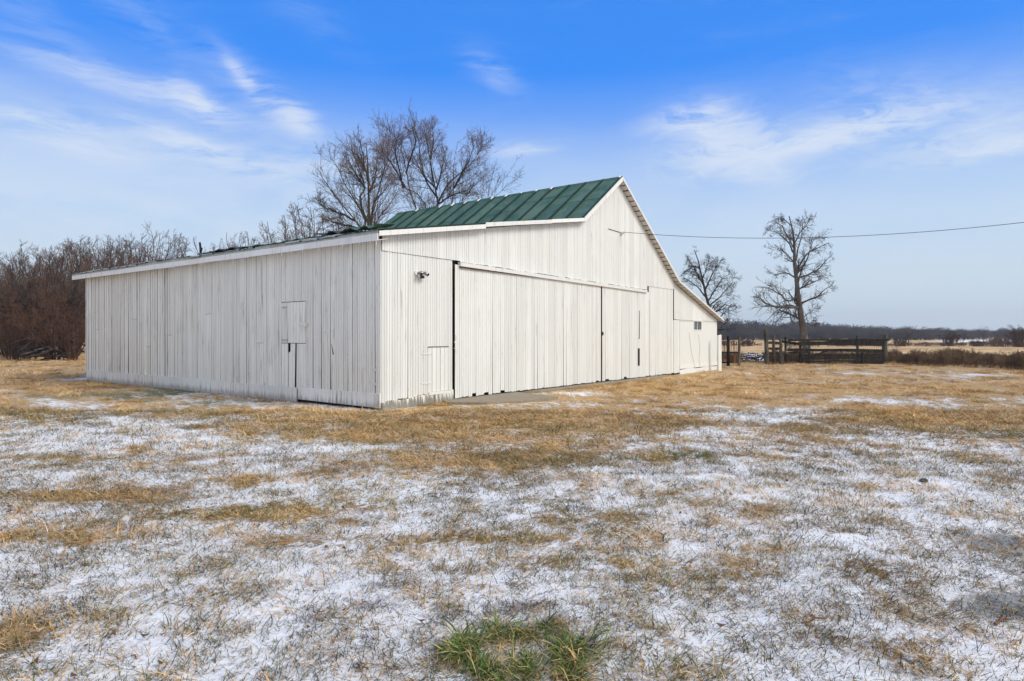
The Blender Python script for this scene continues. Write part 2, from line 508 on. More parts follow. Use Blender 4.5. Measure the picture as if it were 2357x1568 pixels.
# ------------------------------------------------------------------ ground masks
BLOBS_SNOW = [  (2300, 1240, .6, .4, -.25), (2350, 1400, .35, .2, -.3),
    # px, py, half width m, half depth m, weight
    (90, 1085, 1.7, .7, .28), (560, 1150, 1.6, .5, -.05), (560, 1030, 1.5, .6, .22), (60, 1000, 1.6, 1.0, .2), (250, 960, 1.0, .8, .12),
    (640, 1035, 1.6, .5, .22), (420, 975, 1.4, 1.0, .30),
    (1450, 1085, 1.1, .45, .35), (1770, 955, 1.6, .9, .42), (1640, 998, .7, .3, .42), (2050, 925, 1.1, .8, .30),
    (1150, 1000, .8, .5, .15), (1330, 905, 1.2, .5, .42), (1740, 826, 1.2, 3.5, .8), (1965, 858, 1.4, 1.0, .25), (2200, 862, 2.5, 1.5, .22),
    (1900, 880, 3.0, .9, .28), (1600, 900, 1.5, 1.0, -.2),
    (860, 940, .8, .4, .3), (190, 872, .8, .8, .5), (700, 930, 1.2, .4, .25), (450, 905, 1.5, .8, .2),
    (2000, 1100, 2.5, .8, .12), (2200, 1180, 1.2, .5, .18), (500, 1450, .8, .35, .2), (750, 1480, .8, .4, .15), (1650, 1400, .8, .4, .1),
    # golden / thatched patches that the snow left open
    (1150, 1060, 1.6, .8, -.32), (150, 1050, .7, .22, -.5), (300, 1030, .35, .15, -.35), (90, 1135, 1.0, .2, -.55), (480, 980, .7, .3, -.5),
    (1000, 1000, 2.0, .8, -.25), (120, 1230, .8, .2, -.45), (480, 1185, .7, .22, -.5), (640, 1165, .6, .2, -.35), (30, 1440, .28, .3, -.55),
    (1220, 1235, .7, .16, -.50), (1420, 1180, .6, .2, -.25), (1300, 1290, .5, .15, -.22), (1080, 975, 3.0, .8, -.25), (1700, 890, 5.0, 2.6, -.22),
    (2100, 890, 4.0, 2.2, -.22), (2250, 960, 2.2, .9, -.3), (2050, 965, 1.5, .6, -.2), (1900, 930, 1.8, .8, -.2),
    (820, 1240, .8, .2, -.25), (1600, 1300, .5, .2, -.15), (1540, 1230, .5, .15, -.1), (1190, 1500, .42, .14, -.05), (640, 1240, .4, .15, -.3),
    (330, 1140, .6, .2, -.3), (560, 1100, .7, .25, -.25), (700, 1090, .8, .3, -.2),
]
TRACKS = [((-200, 868), (130, 925), .26, .12), ((130, 925), (450, 1000), .36, .22), ((450, 1000), (760, 1150), .30, .18), ((-200, 915), (120, 985), .35, .20),
          ((1600, 1000), (1820, 945), .30, .15), ((1820, 945), (2250, 858), .4, .14), ((230, 893), (600, 935), .16, .16)]
BLOBS_GREEN = [
    (330, 905, 2.6, 1.6, .75), (560, 925, 2.0, .9, .6), (60, 960, 1.5, 1.2, .7), (250, 975, 1.5, .6, .5), (1190, 1500, .4, .14, .35),
    (450, 1185, .7, .3, .4), (1220, 1230, .8, .3, .4), (1400, 1330, .9, .4, .35), (1480, 1140, 1.0, .6, .4), (1900, 1060, 2.0, .9, .35),
    (2250, 1000, 2.5, .9, .4), (1580, 1045, .4, .2, .7), (2300, 930, 2.0, .8, .3), (1150, 1150, 1.4, .5, .4), (900, 1140, 1.0, .5, .35),
    (1700, 975, 1.5, .8, .15), (300, 1180, .8, .3, .3), (700, 1130, .8, .4, .3), (1300, 1420, .8, .3, .3), (2050, 960, 2.0, .8, .2),
]
BLOBS_BROWN = [
    (870, 1390, .22, .05, .75), (1180, 1395, .16, .05, .85), (1040, 1420, .16, .12, .8), (830, 1350, .25, .08, .5), (930, 1345, .2, .06, .55),
    (1290, 1430, .15, .06, .5), (600, 1350, .2, .06, .5), (2300, 1040, 1.2, .5, .35), (1850, 870, 1.5, .8, .0), (800, 1330, .2, .05, .4),
    (380, 1195, .3, .06, .4), (2200, 1120, .9, .3, .3), (1350, 1480, .2, .07, .4),
]
BLOBS_BARE = [(2300, 1240, .60, .38, .72), (2380, 1300, .50, .3, .55), (2330, 1405, .34, .16, .80), (2430, 1380, .5, .4, .6), (2250, 1380, .25, .07, .55), (2180, 1210, .3, .12, .35)]

def blobsum(X, Y, blobs):
    s = np.zeros_like(X)
    for px, py, rx, ry, wt in blobs:
        c = on_ground(px, py)
        dx = X - c[0]; dy = Y - c[1]
        a = (dx * RGT[0] + dy * RGT[1]) / rx; b = (dx * FWD[0] + dy * FWD[1]) / ry
        s += wt * np.exp(-(a * a + b * b))
    return s

def masks(X, Y):
    dx = X - CAM[0]; dy = Y - CAM[1]
    d = dx * FWD[0] + dy * FWD[1]; l = dx * RGT[0] + dy * RGT[1]
    base = np.interp(d, [2, 5.0, 7, 9, 12, 20, 40, 60], [.84, .82, .74, .60, .43, .30, .21, .16])
    base = base + np.where(l < -2, .14 * np.clip((-l - 2) / 3, 0, 1) * np.clip(1 - abs(d - 9.5) / 5, 0, 1), 0)
    base = base + np.where(l > .8, .17 * np.clip((l - .8) / 2, 0, 1) * np.clip(1 - abs(d - 8.0) / 3.0, 0, 1), 0)
    n = fbm(X * .9 + 3, Y * .9, 11, 4) - .5
    n2 = fbm(X * 3.2, Y * 3.2, 23, 4) - .5
    n3 = fbm(X * 9, Y * 9, 29, 3) - .5
    snow = base + n * .36 + n2 * .60 + n3 * .45 + blobsum(X, Y, BLOBS_SNOW) * 1.0
    for (pa, pb, wd, wt) in TRACKS:
        A_ = on_ground(*pa); B_ = on_ground(*pb); ux_, uy_ = B_[0] - A_[0], B_[1] - A_[1]; L2 = ux_ * ux_ + uy_ * uy_
        tt = np.clip(((X - A_[0]) * ux_ + (Y - A_[1]) * uy_) / L2, 0, 1)
        dd = np.hypot(X - A_[0] - tt * ux_, Y - A_[1] - tt * uy_) + (vnoise(X * 1.5, Y * 1.5, 3) - .5) * .25
        snow = snow + wt * np.exp(-(dd / wd) ** 2) * (.6 + .8 * vnoise(X * .7, Y * .7, 8))
    snow = np.where(d > 60, .12 + (fbm(X * .02, Y * .05, 31, 3) - .5) * .5, snow)
    # thin snow on the far fields at the right, and on the far left beyond the hedge
    far = np.exp(-((d - 190) / 60.0) ** 2) * np.clip((l / np.maximum(d, 1) - .62) / .06, 0, 1)
    snow = snow + far * .55
    green = (fbm(X * .8 + 50, Y * .8, 41, 4) - .5) * 1.1 + .16 + blobsum(X, Y, BLOBS_GREEN)
    green = np.where(d > 26, green * .25, green)
    brown = (fbm(X * 2.2, Y * 2.2 + 30, 61, 3) - .5) * .7 + .02 + blobsum(X, Y, BLOBS_BROWN)
    bare = blobsum(X, Y, BLOBS_BARE)
    return np.clip(snow, -.3, 1.1), np.clip(green, 0, 1), np.clip(brown, 0, 1), np.clip(bare, 0, 1), d, l

def gheight(X, Y):
    dx = X - CAM[0]; dy = Y - CAM[1]; r = np.sqrt(dx * dx + dy * dy)
    z = (fbm(X * .7, Y * .7, 5, 3) - .5) * .07 + (fbm(X * 4, Y * 4, 6, 3) - .5) * .025
    wall = np.clip(np.minimum(np.maximum(-X, -Y), 3) / 1.5, .25, 1)        # flatter close to the walls
    wall = np.where((X > 0) & (Y > 0), .25, wall)
    z = z * wall * np.interp(r, [0, 30, 80], [1, 1, .3])
    c = on_ground(1740, 826)
    z = z + .30 * np.exp(-((X - c[0] - .2) ** 2 + (Y - c[1]) ** 2) / 2.0)   # little snowy brush heap
    return z - .02

def build_ground():
    nr, na = 260, 800
    r = np.concatenate([[0.0], np.geomspace(.5, 1450, nr)])
    a = np.linspace(0, 2 * np.pi, na, endpoint=False)
    # rotate dense angles towards the field of view
    aa = YAW + np.pi + (a - np.pi)
    Rr, A = np.meshgrid(r[1:], aa, indexing='ij')
    X = CAM[0] + Rr * np.cos(A); Y = CAM[1] + Rr * np.sin(A)
    X = np.concatenate([[CAM[0]], X.ravel()]); Y = np.concatenate([[CAM[1]], Y.ravel()])
    Z = gheight(X, Y)
    i = np.arange(nr - 1)[:, None]; j = np.arange(na)[None, :]; j2 = (j + 1) % na
    Q = np.stack([1 + i * na + j + 0 * j2, 1 + (i + 1) * na + j, 1 + (i + 1) * na + j2, 1 + i * na + j2], -1).reshape(-1, 4)
    # centre fan as degenerate-free quads: pair up triangles
    jj = np.arange(0, na, 2)
    Qc = np.stack([np.zeros_like(jj), 1 + jj, 1 + (jj + 1) % na, 1 + (jj + 2) % na], -1)
    me = np_mesh('ground', np.stack([X, Y, Z], -1), np.concatenate([Q, Qc]), M_ground, smooth=True)
    s, g, b, br, d, l = masks(X, Y)
    for n, v in (('snow', s), ('green', g), ('brown', b), ('bare', br), ('field', np.clip((d - 38) / 4, 0, 1))):
        at_ = me.attributes.new(n, 'FLOAT', 'POINT'); at_.data.foreach_set('value', v.astype(np.float32))
    o = link(bpy.data.objects.new('ground', me))
    tag(o, kind='structure')
M_ground = mat_ground()
build_ground()

# ------------------------------------------------------------------ barn
def FP(px, py, oh=0.0):      # point of the front wall plane (or a plane oh in front of it)
    return on_front(px, py, -oh)
barn = empty('barn', (0, 0, 0), 'long white board barn with a green metal roof and a low lean-to at its right', 'barn')

L_SIDE = on_side(199, 874)[0]
OH = .24
EAVE = (-.28, on_front(876, 531, -OH)[1])
x_A, z_A = on_front(876, 531, -OH)
x_B, z_B = on_front(1345, 501, -OH)
x_P, z_P = on_front(1432, 408, -OH)
x_D, z_D = on_front(1563, 646, -OH)
x_E, z_E = on_front(1666, 737, -OH)
x_W = on_front(1649, 800)[0]
slope0 = (z_B - z_A) / (x_B - x_A)
z_A = z_A - (x_A + .28) * slope0; x_A = -.28
LEN_MAIN = 6.81 * EYE
PROF = [(x_A, z_A), (x_B, z_B), (x_P, z_P), (x_D, z_D), (x_E, z_E)]
print('profile', [(round(a, 2), round(b, 2)) for a, b in PROF], 'wall', x_W, L_SIDE)
ROOF_T = .10        # boards end this far below the roof skin
def roof_z(x):
    return float(np.interp(x, [p[0] for p in PROF], [p[1] for p in PROF])) - ROOF_T

# plain inner shell behind the boards, dark colour painted as the hollow barn's shade
def shell(name, poly, y0, y1):
    b = MB(); n = len(poly)
    b.add([(x, y0, z) for x, z in poly] + [(x, y1, z) for x, z in poly],
          [tuple(range(n)), tuple(range(2 * n - 1, n - 1, -1))] + [(i, n + i, n + (i + 1) % n, (i + 1) % n) for i in range(n)])
    return b.build(name, M['dark'], barn)
D_IN = .045
xs_top = [.05, x_B, x_P, x_D, x_W - .05]
front_wall = shell('front_wall', [(.05, -.05), (x_W - .05, -.05)] + [(x, roof_z(x) - .05) for x in xs_top[::-1]], D_IN, D_IN + .12)
b = MB(); b.box((D_IN, .0, -.05), (D_IN + .12, L_SIDE - .02, z_A + .02))
b2 = b; side_wall = b.build('side_wall', M['dark'], barn)
b = MB()
b.box((0, L_SIDE - .03, -.05), (x_W, L_SIDE, 2.3)); b.build('rear_wall', M['paint'], barn)
b = MB(); b.box((x_W - .08, .1, -.05), (x_W, L_SIDE, 2.15)); b.build('lean_to_wall', M['block'], barn)
# gable end of the high part at its rear
b = MB()
b.add([(x_B, LEN_MAIN, z_B - .1), (x_P, LEN_MAIN, z_P - .1), (x_D, LEN_MAIN, z_D - .1)], [(0, 1, 2)])
b.build('rear_gable', M['paint'], barn)

bm_count = 0
def board(parent, plane, a0, a1, zb0, zb1, zt0, zt1, proud, mat, name='board', groove=True, th=.022, skew=0.0, lean=0.0, rag=.0, nb=0.0):
    """one vertical board. plane 'f': a = x on the front wall; 's': a = y on the side wall. proud = distance of its back from the wall plane"""
    w = a1 - a0; ch = min(.006, w * .1)
    prof = [(0, proud), (0, proud + th - ch), (ch, proud + th)]
    if groove:
        g = w * .5; gw = .006
        prof += [(g - gw, proud + th), (g, proud + th - .007), (g + gw, proud + th)]
    prof += [(w - ch, proud + th), (w, proud + th - ch), (w, proud)]
    n = len(prof)
    V = []
    for lev in (0, 1):
        for (q, dd) in prof:
            a = a0 + q * ((1 - nb / w) if lev == 0 else 1) + (skew if lev else -skew)
            tq = q / w
            z = (zb0 + (zb1 - zb0) * tq) if lev == 0 else (zt0 + (zt1 - zt0) * tq)
            if lev == 0 and rag:
                z += rag * math.sin(tq * 9 + a0 * 40) * .5 + rag * random.uniform(-.3, .3)
            d2 = dd + (lean if lev == 0 else 0)
            V.append((a, -d2, z) if plane == 'f' else (-d2, a, z))
    Fc = []
    for i in range(n):
        j = (i + 1) % n
        Fc.append((i, j, n + j, n + i) if plane == 'f' else (j, i, n + i, n + j))
    Fc.append(tuple(range(n))[::-1] if plane == 'f' else tuple(range(n)))
    Fc.append(tuple(range(n, 2 * n)) if plane == 'f' else tuple(range(n, 2 * n))[::-1])
    me = bpy.data.meshes.new(name)
    me.from_pydata(V, [], Fc); me.materials.append(mat); me.materials.append(M['edge']); me.materials.append(M['groove'])
    mi = [0] * len(Fc)
    if groove: mi[3] = mi[4] = 2
    mi[n - 3] = 2; mi[0] = 1; mi[n - 2] = 1; mi[n] = 1
    me.polygons.foreach_set('material_index', mi); me.update()
    return link(bpy.data.objects.new(name, me), parent)

rr = random.Random(5)
# ---- side wall boards
SK = .33                     # top of the skirting planks
ytop = lambda y: z_A - .06
hat_y0, hat_zt = on_side(650, 697); hat_y1, hat_zb = on_side(706, 790)
hat_y0, hat_y1 = min(hat_y0, hat_y1), max(hat_y0, hat_y1)
gapz = on_side(400, 870)[0]    # beyond this the boards have dried apart
hole_y = on_side(668, 800)[0]; hole_z1 = on_side(668, 792)[1]; hole_z0 = on_side(668, 812)[1]
wedge_y = on_side(684, 880)[0]
side_cuts = [(310, 735), (480, 725), (202, 731), (225, 760), (392, 772), (600, 790), (345, 798)]
splices = [(on_side(*p)[0], on_side(*p)[1]) for p in side_cuts]
def side_run(ya, yb, fn):
    y = ya
    while y < yb - .02:
        far_part = y > gapz
        w = rr.uniform(.118, .148) if far_part else rr.uniform(.128, .175)
        gap = rr.uniform(.014, .034) if far_part else (rr.uniform(.002, .005) if rr.random() < .6 else rr.uniform(.006, .011))
        if y + w + gap > yb - .05: w = yb - y - .002; gap = .002
        fn(y, y + w, far_part); y += w + gap
def side_board(y0, y1, far_part):
    pr = .004 + rr.random() * .008; zb = SK - .05; zt = z_A - .03; yc = (y0 + y1) / 2
    sk = rr.uniform(-.010, .010) if far_part else rr.uniform(-.004, .004)
    cut = None
    for (sy, sz) in splices:
        if abs(sy - yc) < .17: cut = sz + rr.choice([0, 0, .02])
    if cut:
        board(side_wall, 's', y0, y1, zb, zb, cut, cut, pr, M['paint_side'])
        board(side_wall, 's', y0, y1, cut + .007, cut + .007, zt, zt, pr + .001, M['paint_side'])
    else:
        board(side_wall, 's', y0, y1, zb, zb, zt, zt, pr, M['paint_side'], skew=sk, nb=rr.choice([0, 0, .006, .012, .02]) if not far_part else rr.uniform(-.004, .02))
side_run(.004, hat_y0, side_board)
side_run(hat_y1 + .004, L_SIDE - .01, side_board)
side_run(hat_y0 + .002, hat_y1, lambda a, b_, f_: board(side_wall, 's', a, b_, hat_zt + .014, hat_zt + .014, z_A - .03, z_A - .03, .005, M['paint_side']))
# below the hatch: short and warped boards, one broken off short, one sprung away from its neighbour
edges = [hat_y0 + .002, wedge_y - .18, wedge_y, hole_y - .055, hole_y + .055, hat_y1]
for i in range(5):
    a, b_ = edges[i], edges[i + 1]
    top = hat_zb - .014
    if i == 3:
        board(side_wall, 's', a + .012, b_ - .012, SK - .05, SK - .05, hole_z0 + .03, hole_z0, .0, M['paint_side'], groove=False)
    elif i == 2:
        board(side_wall, 's', a + .030, b_ - .006, SK - .05, SK - .05, top, top, .002, M['paint_side'], skew=.016, lean=.045)
    elif i == 1:
        board(side_wall, 's', a, b_ - .01, SK - .05, SK - .05, top, top, .006, M['paint_side'], skew=-.008)
    else:
        board(side_wall, 's', a, b_ - .004, SK - .05, SK - .05, top, top, .006, M['paint_side'])
# hatch door with its own boards, latch block, hinges
hatch = MB(); hatch.box((-.008, hat_y0 + .01, hat_zb + .005), (0.02, hat_y1 - .01, hat_zt - .005))
hatch = hatch.build('hatch_door', M['dark'], side_wall)
hw = (hat_y1 - hat_y0) / 4
for i in range(4):
    board(hatch, 's', hat_y0 + i * hw + .004, hat_y0 + (i + 1) * hw - .003, hat_zb, hat_zb, hat_zt, hat_zt - .004, .010, M['paint_side'], name='hatch_board')
ly, lz = on_side(706, 747)
b = MB(); b.beam((-.065, ly + .11, lz + .03), (-.065, ly - .11, lz - .015), .07, .075); b.build('latch_block', M['trim'], side_wall)
for py_ in (708, 783):
    hy_, hz_ = on_side(655, py_); b = MB(); b.box((-.048, hy_ - .16, hz_ - .02), (-.036, hy_ + .06, hz_ + .02)); b.build('hinge', M['sheet_pale'], side_wall)
for py_ in (851, 884):
    hy_, hz_ = on_side(867, py_); b = MB(); b.box((-.06, hy_ - .05, hz_ - .025), (-.02, hy_ + .05, hz_ + .025)); b.build('bracket', M['trim'], side_wall)
ky, kz = on_side(769, 804)
b = MB(); b.hexa([(-.036, ky - .012, kz - .10), (-.036, ky + .006, kz - .12), (-.034, ky + .03, kz + .10), (-.034, ky + .05, kz + .12),
                  (-.040, ky - .012, kz - .10), (-.040, ky + .006, kz - .12), (-.038, ky + .03, kz + .10), (-.038, ky + .05, kz + .12)])
b.v = [(-.036, ky - .03, kz - .12), (-.036, ky - .005, kz - .13), (-.036, ky + .035, kz + .02), (-.036, ky + .06, kz + .12), (-.036, ky + .02, kz + .03),
       (-.030, ky - .03, kz - .12), (-.030, ky - .005, kz - .13), (-.030, ky + .035, kz + .02), (-.030, ky + .06, kz + .12), (-.030, ky + .02, kz + .03)]
b.f = [(0, 1, 2, 3, 4), (9, 8, 7, 6, 5)] + [(i, 5 + i, 5 + (i + 1) % 5, (i + 1) % 5) for i in range(5)]; b.mi = [0] * 7
b.build('split_shade_patch', M['dark'], side_wall)  # dark plate on the boards, painted as the shade inside a split
# corner board
b = MB(); b.box((-.032, -.018, .02), (-.002, .0, z_A - .12)); b.build('corner_board', M['trim'], barn)
# skirting planks (each a little different)
sk_px = [(876.5, 908, 940), (684, 901, 922), (597, 893, 914.5), (531, 888, 909.5), (409, 881, 899.5), (200, 862, 874)]
for i in range(len(sk_px) - 1):
    ya, za1 = on_side(sk_px[i][0], sk_px[i][1], -.06); _, za0 = on_side(sk_px[i][0], sk_px[i][2], -.06)
    yb, zb1 = on_side(sk_px[i + 1][0], sk_px[i + 1][1], -.06); _, zb0 = on_side(sk_px[i + 1][0], sk_px[i + 1][2], -.06)
    ya = max(ya, -.03)
    d0 = .045 if i % 2 else .034
    zs = .03 * rr.uniform(-1, 1)
    zlo_a = max(za0, 0) if i == 0 else -.06
    zlo_b = .05 if i == 0 else -.06
    g = .05 if i == 0 else .008
    v = [(-d0 - .035, ya + .003, zlo_a), (-d0, ya + .003, zlo_a), (-d0, yb - g, zlo_b), (-d0 - .035, yb - g, zlo_b),
         (-d0 - .035, ya + .003, SK + zs * .3), (-d0, ya + .003, SK + zs * .3 + .006), (-d0, yb - g, SK + zs + .006), (-d0 - .035, yb - g, SK + zs)]
    b = MB(); b.hexa(v); b.build('skirt_plank', M['skirt'], side_wall)

# ---- front wall
xj0 = 0; zj0 = on_front(877, 576)[1]; zj1 = on_front(1547, 666)[1]
x_R = on_front(1548, 700)[0]
joint = lambda x: zj0 + (zj1 - zj0) * x / x_R
xd0 = on_front(1041, 700)[0]; xd1 = on_front(1380, 760)[0]; xd2 = on_front(1491, 760)[0]
xh0, zh_t = on_front(983, 800); xh1, _ = on_front(1030, 800); zh_b = on_front(1000, 903)[1]
zfound = on_front(960, 917)[1]
low_join = on_front(1600, 738)[1]
def run_boards(parent, x0, x1, wlo, whi, zb, zt, proud, mat=None, rag=.012, name='board', gapf=.3):
    x = x0
    while x < x1 - .03:
        w = rr.uniform(wlo, whi)
        if x + w > x1 - .03: w = x1 - x
        gap = .0015 if rr.random() > gapf else rr.uniform(.003, .006)
        yield x, x + w - gap
        x += w
# lower boards left of the doors
for x0, x1 in list(run_boards(front_wall, .0, xh0, .145, .175, 0, 0, 0)) + list(run_boards(front_wall, xh1, xd0 - .02, .145, .175, 0, 0, 0)):
    zb = zfound + .02 * rr.uniform(-1, 1) + x0 * .06
    board(front_wall, 'f', x0, x1, zb, zb, joint(x0), joint(x1), .002 + rr.random() * .006, M['paint'], rag=.02, skew=rr.uniform(-.003, .003), nb=rr.choice([0, 0, 0, .004, .018]))
for x0, x1 in run_boards(front_wall, xh0, xh1, .145, .175, 0, 0, 0):
    board(front_wall, 'f', x0, x1, zh_t + .020, zh_t + .020, joint(x0), joint(x1), .004, M['paint'])
    board(front_wall, 'f', x0, x1, zfound + x0 * .06, zfound + x1 * .06, zh_b + .016, zh_b + .016, .004, M['paint'], rag=.02)
low = MB(); low.box((xh0, -.004, zh_b), (xh1, .02, zh_t)); low = low.build('low_door', M['dark'], front_wall)
n = 5; hw = (xh1 - xh0) / n
for i in range(n):
    board(low, 'f', xh0 + i * hw + .004, xh0 + (i + 1) * hw - .002, zh_b + .02, zh_b + .02, zh_t, zh_t, .006 + .003 * (i % 2), M['paint'], name='door_board', groove=False)
b = MB(); b.box((xh0 - .01, -.07, zh_b - .05), (xh1 + .03, -.028, zh_b + .012)); b.build('sill', M['trim'], low)
b = MB(); b.box((xh0 - .01, -.04, zh_t + .003), (xh1 + .01, -.028, zh_t + .017)); b.build('drip_edge', M['rust'], low)
for zz in (zh_b + .22, zh_t - .16):
    b = MB(); b.box((xh0 - .20, -.040, zz), (xh0 + .10, -.028, zz + .022)); b.build('hinge', M['trim'], low)
# foundation under the first section, rough
def rough_strip(name, x0, x1, z0f, z1f, yf, mat, parent, n=60, y_back=.02):
    V = []; Fc = []
    for i in range(n + 1):
        x = x0 + (x1 - x0) * i / n
        j = (fbm(np.array([x * 3.]), np.array([1.]), 9, 3)[0] - .5) * .06
        V += [(x, y_back, z0f(x)), (x, -yf + j - .03, z0f(x)), (x, -yf + j * .6, z1f(x)), (x, y_back, z1f(x))]
    for i in range(n):
        a = i * 4
        Fc += [(a + 1, a + 5, a + 6, a + 2), (a + 2, a + 6, a + 7, a + 3)]
    Fc += [(0, 1, 2, 3), (n * 4 + 3, n * 4 + 2, n * 4 + 1, n * 4)]
    bb = MB(); bb.v = V; bb.f = Fc; bb.mi = [0] * len(Fc)
    return bb.build(name, mat, parent)
rough_strip('foundation', -.02, xd0 - .02, lambda x: -.08, lambda x: zfound + x * .06 - .012 + .016 * math.sin(x * 7) * math.sin(x * 2.3), .05, M['found'], barn)

# door track beam
xt0, zt0_ = on_front(1060, 602, -.12); xt1, zt1_ = on_front(1490, 667, -.12)
TRH = .115
b = MB()
b.hexa([(xt0, -.13, zt0_ - TRH), (xt1, -.13, zt1_ - TRH), (xt1, -.05, zt1_ - TRH), (xt0, -.05, zt0_ - TRH),
        (xt0, -.13, zt0_ - .02), (xt1, -.13, zt1_ - .02), (xt1, -.028, zt1_), (xt0, -.028, zt0_)])
b.build('door_track_cover', M['trim'], front_wall)
b = MB(); b.box((xt0 + .02, -.12, zt0_ - TRH - .035), (xt1 - .02, -.075, zt0_ - TRH - .005)); b.build('door_track', M['rust'], front_wall)

track_z = lambda x: zt0_ + (zt1_ - zt0_) * (x - xt0) / (xt1 - xt0)
gz = lambda x: .05
def sliding_door(x0, x1, tilt, wlo, whi, y0, holes=()):
    t = MB()
    t.box((x0 + .10, -y0 + .01, .2), (x1 - .10, -y0 + .05, track_z(x0) - .2))
    d = t.build('sliding_door', M['dark'], front_wall)
    for a, b_ in run_boards(d, x0, x1, wlo, whi, 0, 0, 0):
        q0 = (a - x0) / (x1 - x0)
        zt = min(track_z(a) - TRH * .7, zt0_ - TRH * .7)
        zb = .066 + rr.uniform(-.008, .010) + (rr.uniform(.03, .07) if rr.random() < .07 else 0)
        xc = (a + b_) / 2
        hit = [h for h in holes if a <= h[0] < b_]
        pr = y0 + rr.random() * .005
        if hit:
            h = hit[0]; xs = h[0]; segs = h[1]
            wv = h[2]
            # a narrow strip is missing from this board over some of its height
            e0, e1 = max(a + .01, xs - wv / 2), min(b_ - .01, xs + wv / 2)
            board(d, 'f', a, e0, zb, zb, zt, zt, pr, M['paint'], groove=False)
            board(d, 'f', e1, b_, zb, zb, zt, zt, pr, M['paint'], groove=False)
            if len(segs) == 2:      # the upper slit is only a narrow crack
                board(d, 'f', e0 + .002, e0 + (e1 - e0) * .62, hz3 + .02, hz3 + .02, hz2, hz2, pr - .002, M['paint'], groove=False, nb=.02)
            zc = zb
            for (s0, s1) in sorted(segs):
                board(d, 'f', e0 + .002, e1 - .002, zc, zc, s0, s0, pr - .004, M['paint'], groove=False)
                zc = s1
            board(d, 'f', e0 + .002, e1 - .002, zc, zc, zt, zt, pr - .004, M['paint'], groove=False)
        else:
            board(d, 'f', a, b_, zb, zb, zt, zt, pr, M['paint'], rag=.014, nb=rr.choice([0, 0, 0, 0, .008, .02]))
    # slight lean of the whole leaf
    return d
door1 = sliding_door(xd0 + .035, xd1 - .02, 0, .150, .185, .040)
hx, hz0 = on_front(1469, 802, -.05); _, hz1 = on_front(1469, 842, -.05)
_, hz2 = on_front(1469, 715, -.05); _, hz3 = on_front(1469, 780, -.05)
hx = on_front(1469, 800, -.05)[0]
door2 = sliding_door(xd1 + .060, xd2 - .02, 0, .19, .26, .046, holes=[(hx, [(hz1, hz0), (hz3, hz2)], .17)])
# black disc painted as the dark of a round hole, then hardware
kx, kz = on_front(1387, 768, -.08)
b = MB(); b.tube([(kx, -.071, kz), (kx, -.086, kz)], .065, 12); b.build('hole_shade_disc', M['black'], door2)
for k, (px, py, hgt) in enumerate([(1048, 776, .12), (1046, 795, .16)]):
    ax, az_ = on_front(px, py, -.07)
    b = MB(); b.tube([(ax, -.062, az_ - hgt / 2), (ax, -.10, az_ - hgt / 2 + .02), (ax, -.10, az_ + hgt / 2 - .02), (ax, -.062, az_ + hgt / 2)], .010, 6)
    b.build('handle', M['trim'], door1)
# boards right of the doors
x_S = on_front(1549, 730)[0]
for x0, x1 in run_boards(front_wall, xd2 + .03, x_S - .01, .16, .21, 0, 0, 0):
    zb = .06 + rr.uniform(-.01, .02)
    board(front_wall, 'f', x0, x1, zb, zb, joint(x0), joint(x1), .006 + rr.random() * .005, M['paint'], rag=.015)
b = MB(); b.box((xd2 - .018, -.0475, .07), (xd2 + .034, -.032, 2.95)); b.build('door_gap_shade', M['dark'], front_wall)  # dark strip painted as the shade in the gap beside the door
b = MB(); b.box((hx - .082, -.0735, hz1), (hx + .082, -.0725, hz0)); b.build('missing_board_shade', M['dark'], door2)  # dark sheet on the door face, the hole's shade put into colour
# jamb beside door 2
b = MB(); b.box((xd2 - .012, -.030, .06), (xd2 + .022, -.004, zt1_ - TRH)); b.build('jamb', M['trim'], front_wall)
# upper boards (lap over the lower ones)
gable = MB(); gable.box((.1, .012, 3.6), (.12, .03, 3.62)); 
gable_wall = MB()
gable_wall.add([(.05, D_IN - .012, zj0 + .02), (x_S, D_IN - .012, zj1 + .02), (x_S, D_IN - .012, roof_z(x_S) - .06), (x_D, D_IN - .012, roof_z(x_D) - .06), (x_P, D_IN - .012, roof_z(x_P) - .06), (x_B, D_IN - .012, roof_z(x_B) - .06), (.05, D_IN - .012, roof_z(.05) - .06)],
               [(0, 1, 2, 3, 4, 5, 6)])
gable_wall = gable_wall.build('gable_wall', M['dark'], barn)
xsplit = on_front(1548, 700)[0]
for x0, x1 in run_boards(gable_wall, -.01, xsplit, .145, .178, 0, 0, 0):
    xc = (x0 + x1) / 2
    zb0_, zb1_ = joint(x0) - .012, joint(x1) - .012
    if xt0 < xc < xt1 + .1:
        zb0_ = zb1_ = track_z(xc) - .004 + rr.uniform(0, .02)
    pts = [p for p in (x_B, x_P, x_D) if x0 < p < x1]
    top0, top1 = roof_z(x0), roof_z(x1)
    if pts:
        top0 = top1 = min(top0, top1)
    pr = .022 + rr.random() * .006
    board(gable_wall, 'f', x0, x1, zb0_, zb1_, top0, top1, pr, M['paint'], rag=.004)
# black bar painted as the dark of a slot, and the cable's insulator
sx0, sz0 = on_front(1400, 527, -.055); sx1, sz1 = on_front(1427, 535, -.055)
b = MB(); b.beam((sx0, -.058, sz0), (sx1, -.058, sz1), .012, .018); b.build('slot_shade_bar', M['black'], gable_wall)
b = MB(); b.box((sx1 + .03, -.12, sz1 - .05), (sx1 + .17, -.05, sz1 + .02)); b.tube([(sx1 + .1, -.12, sz1), (sx1 + .1, -.22, sz1)], .035, 8); b.build('insulator', M['trim'], gable_wall)
vx, vz = on_front(1470, 700, -.06)
b = MB(); b.tube([(vx - .02, -.052, on_front(1818 * .8184, 710 * .8184 + 115)[1]), (vx, -.052, vz + .55)], .012, 6)
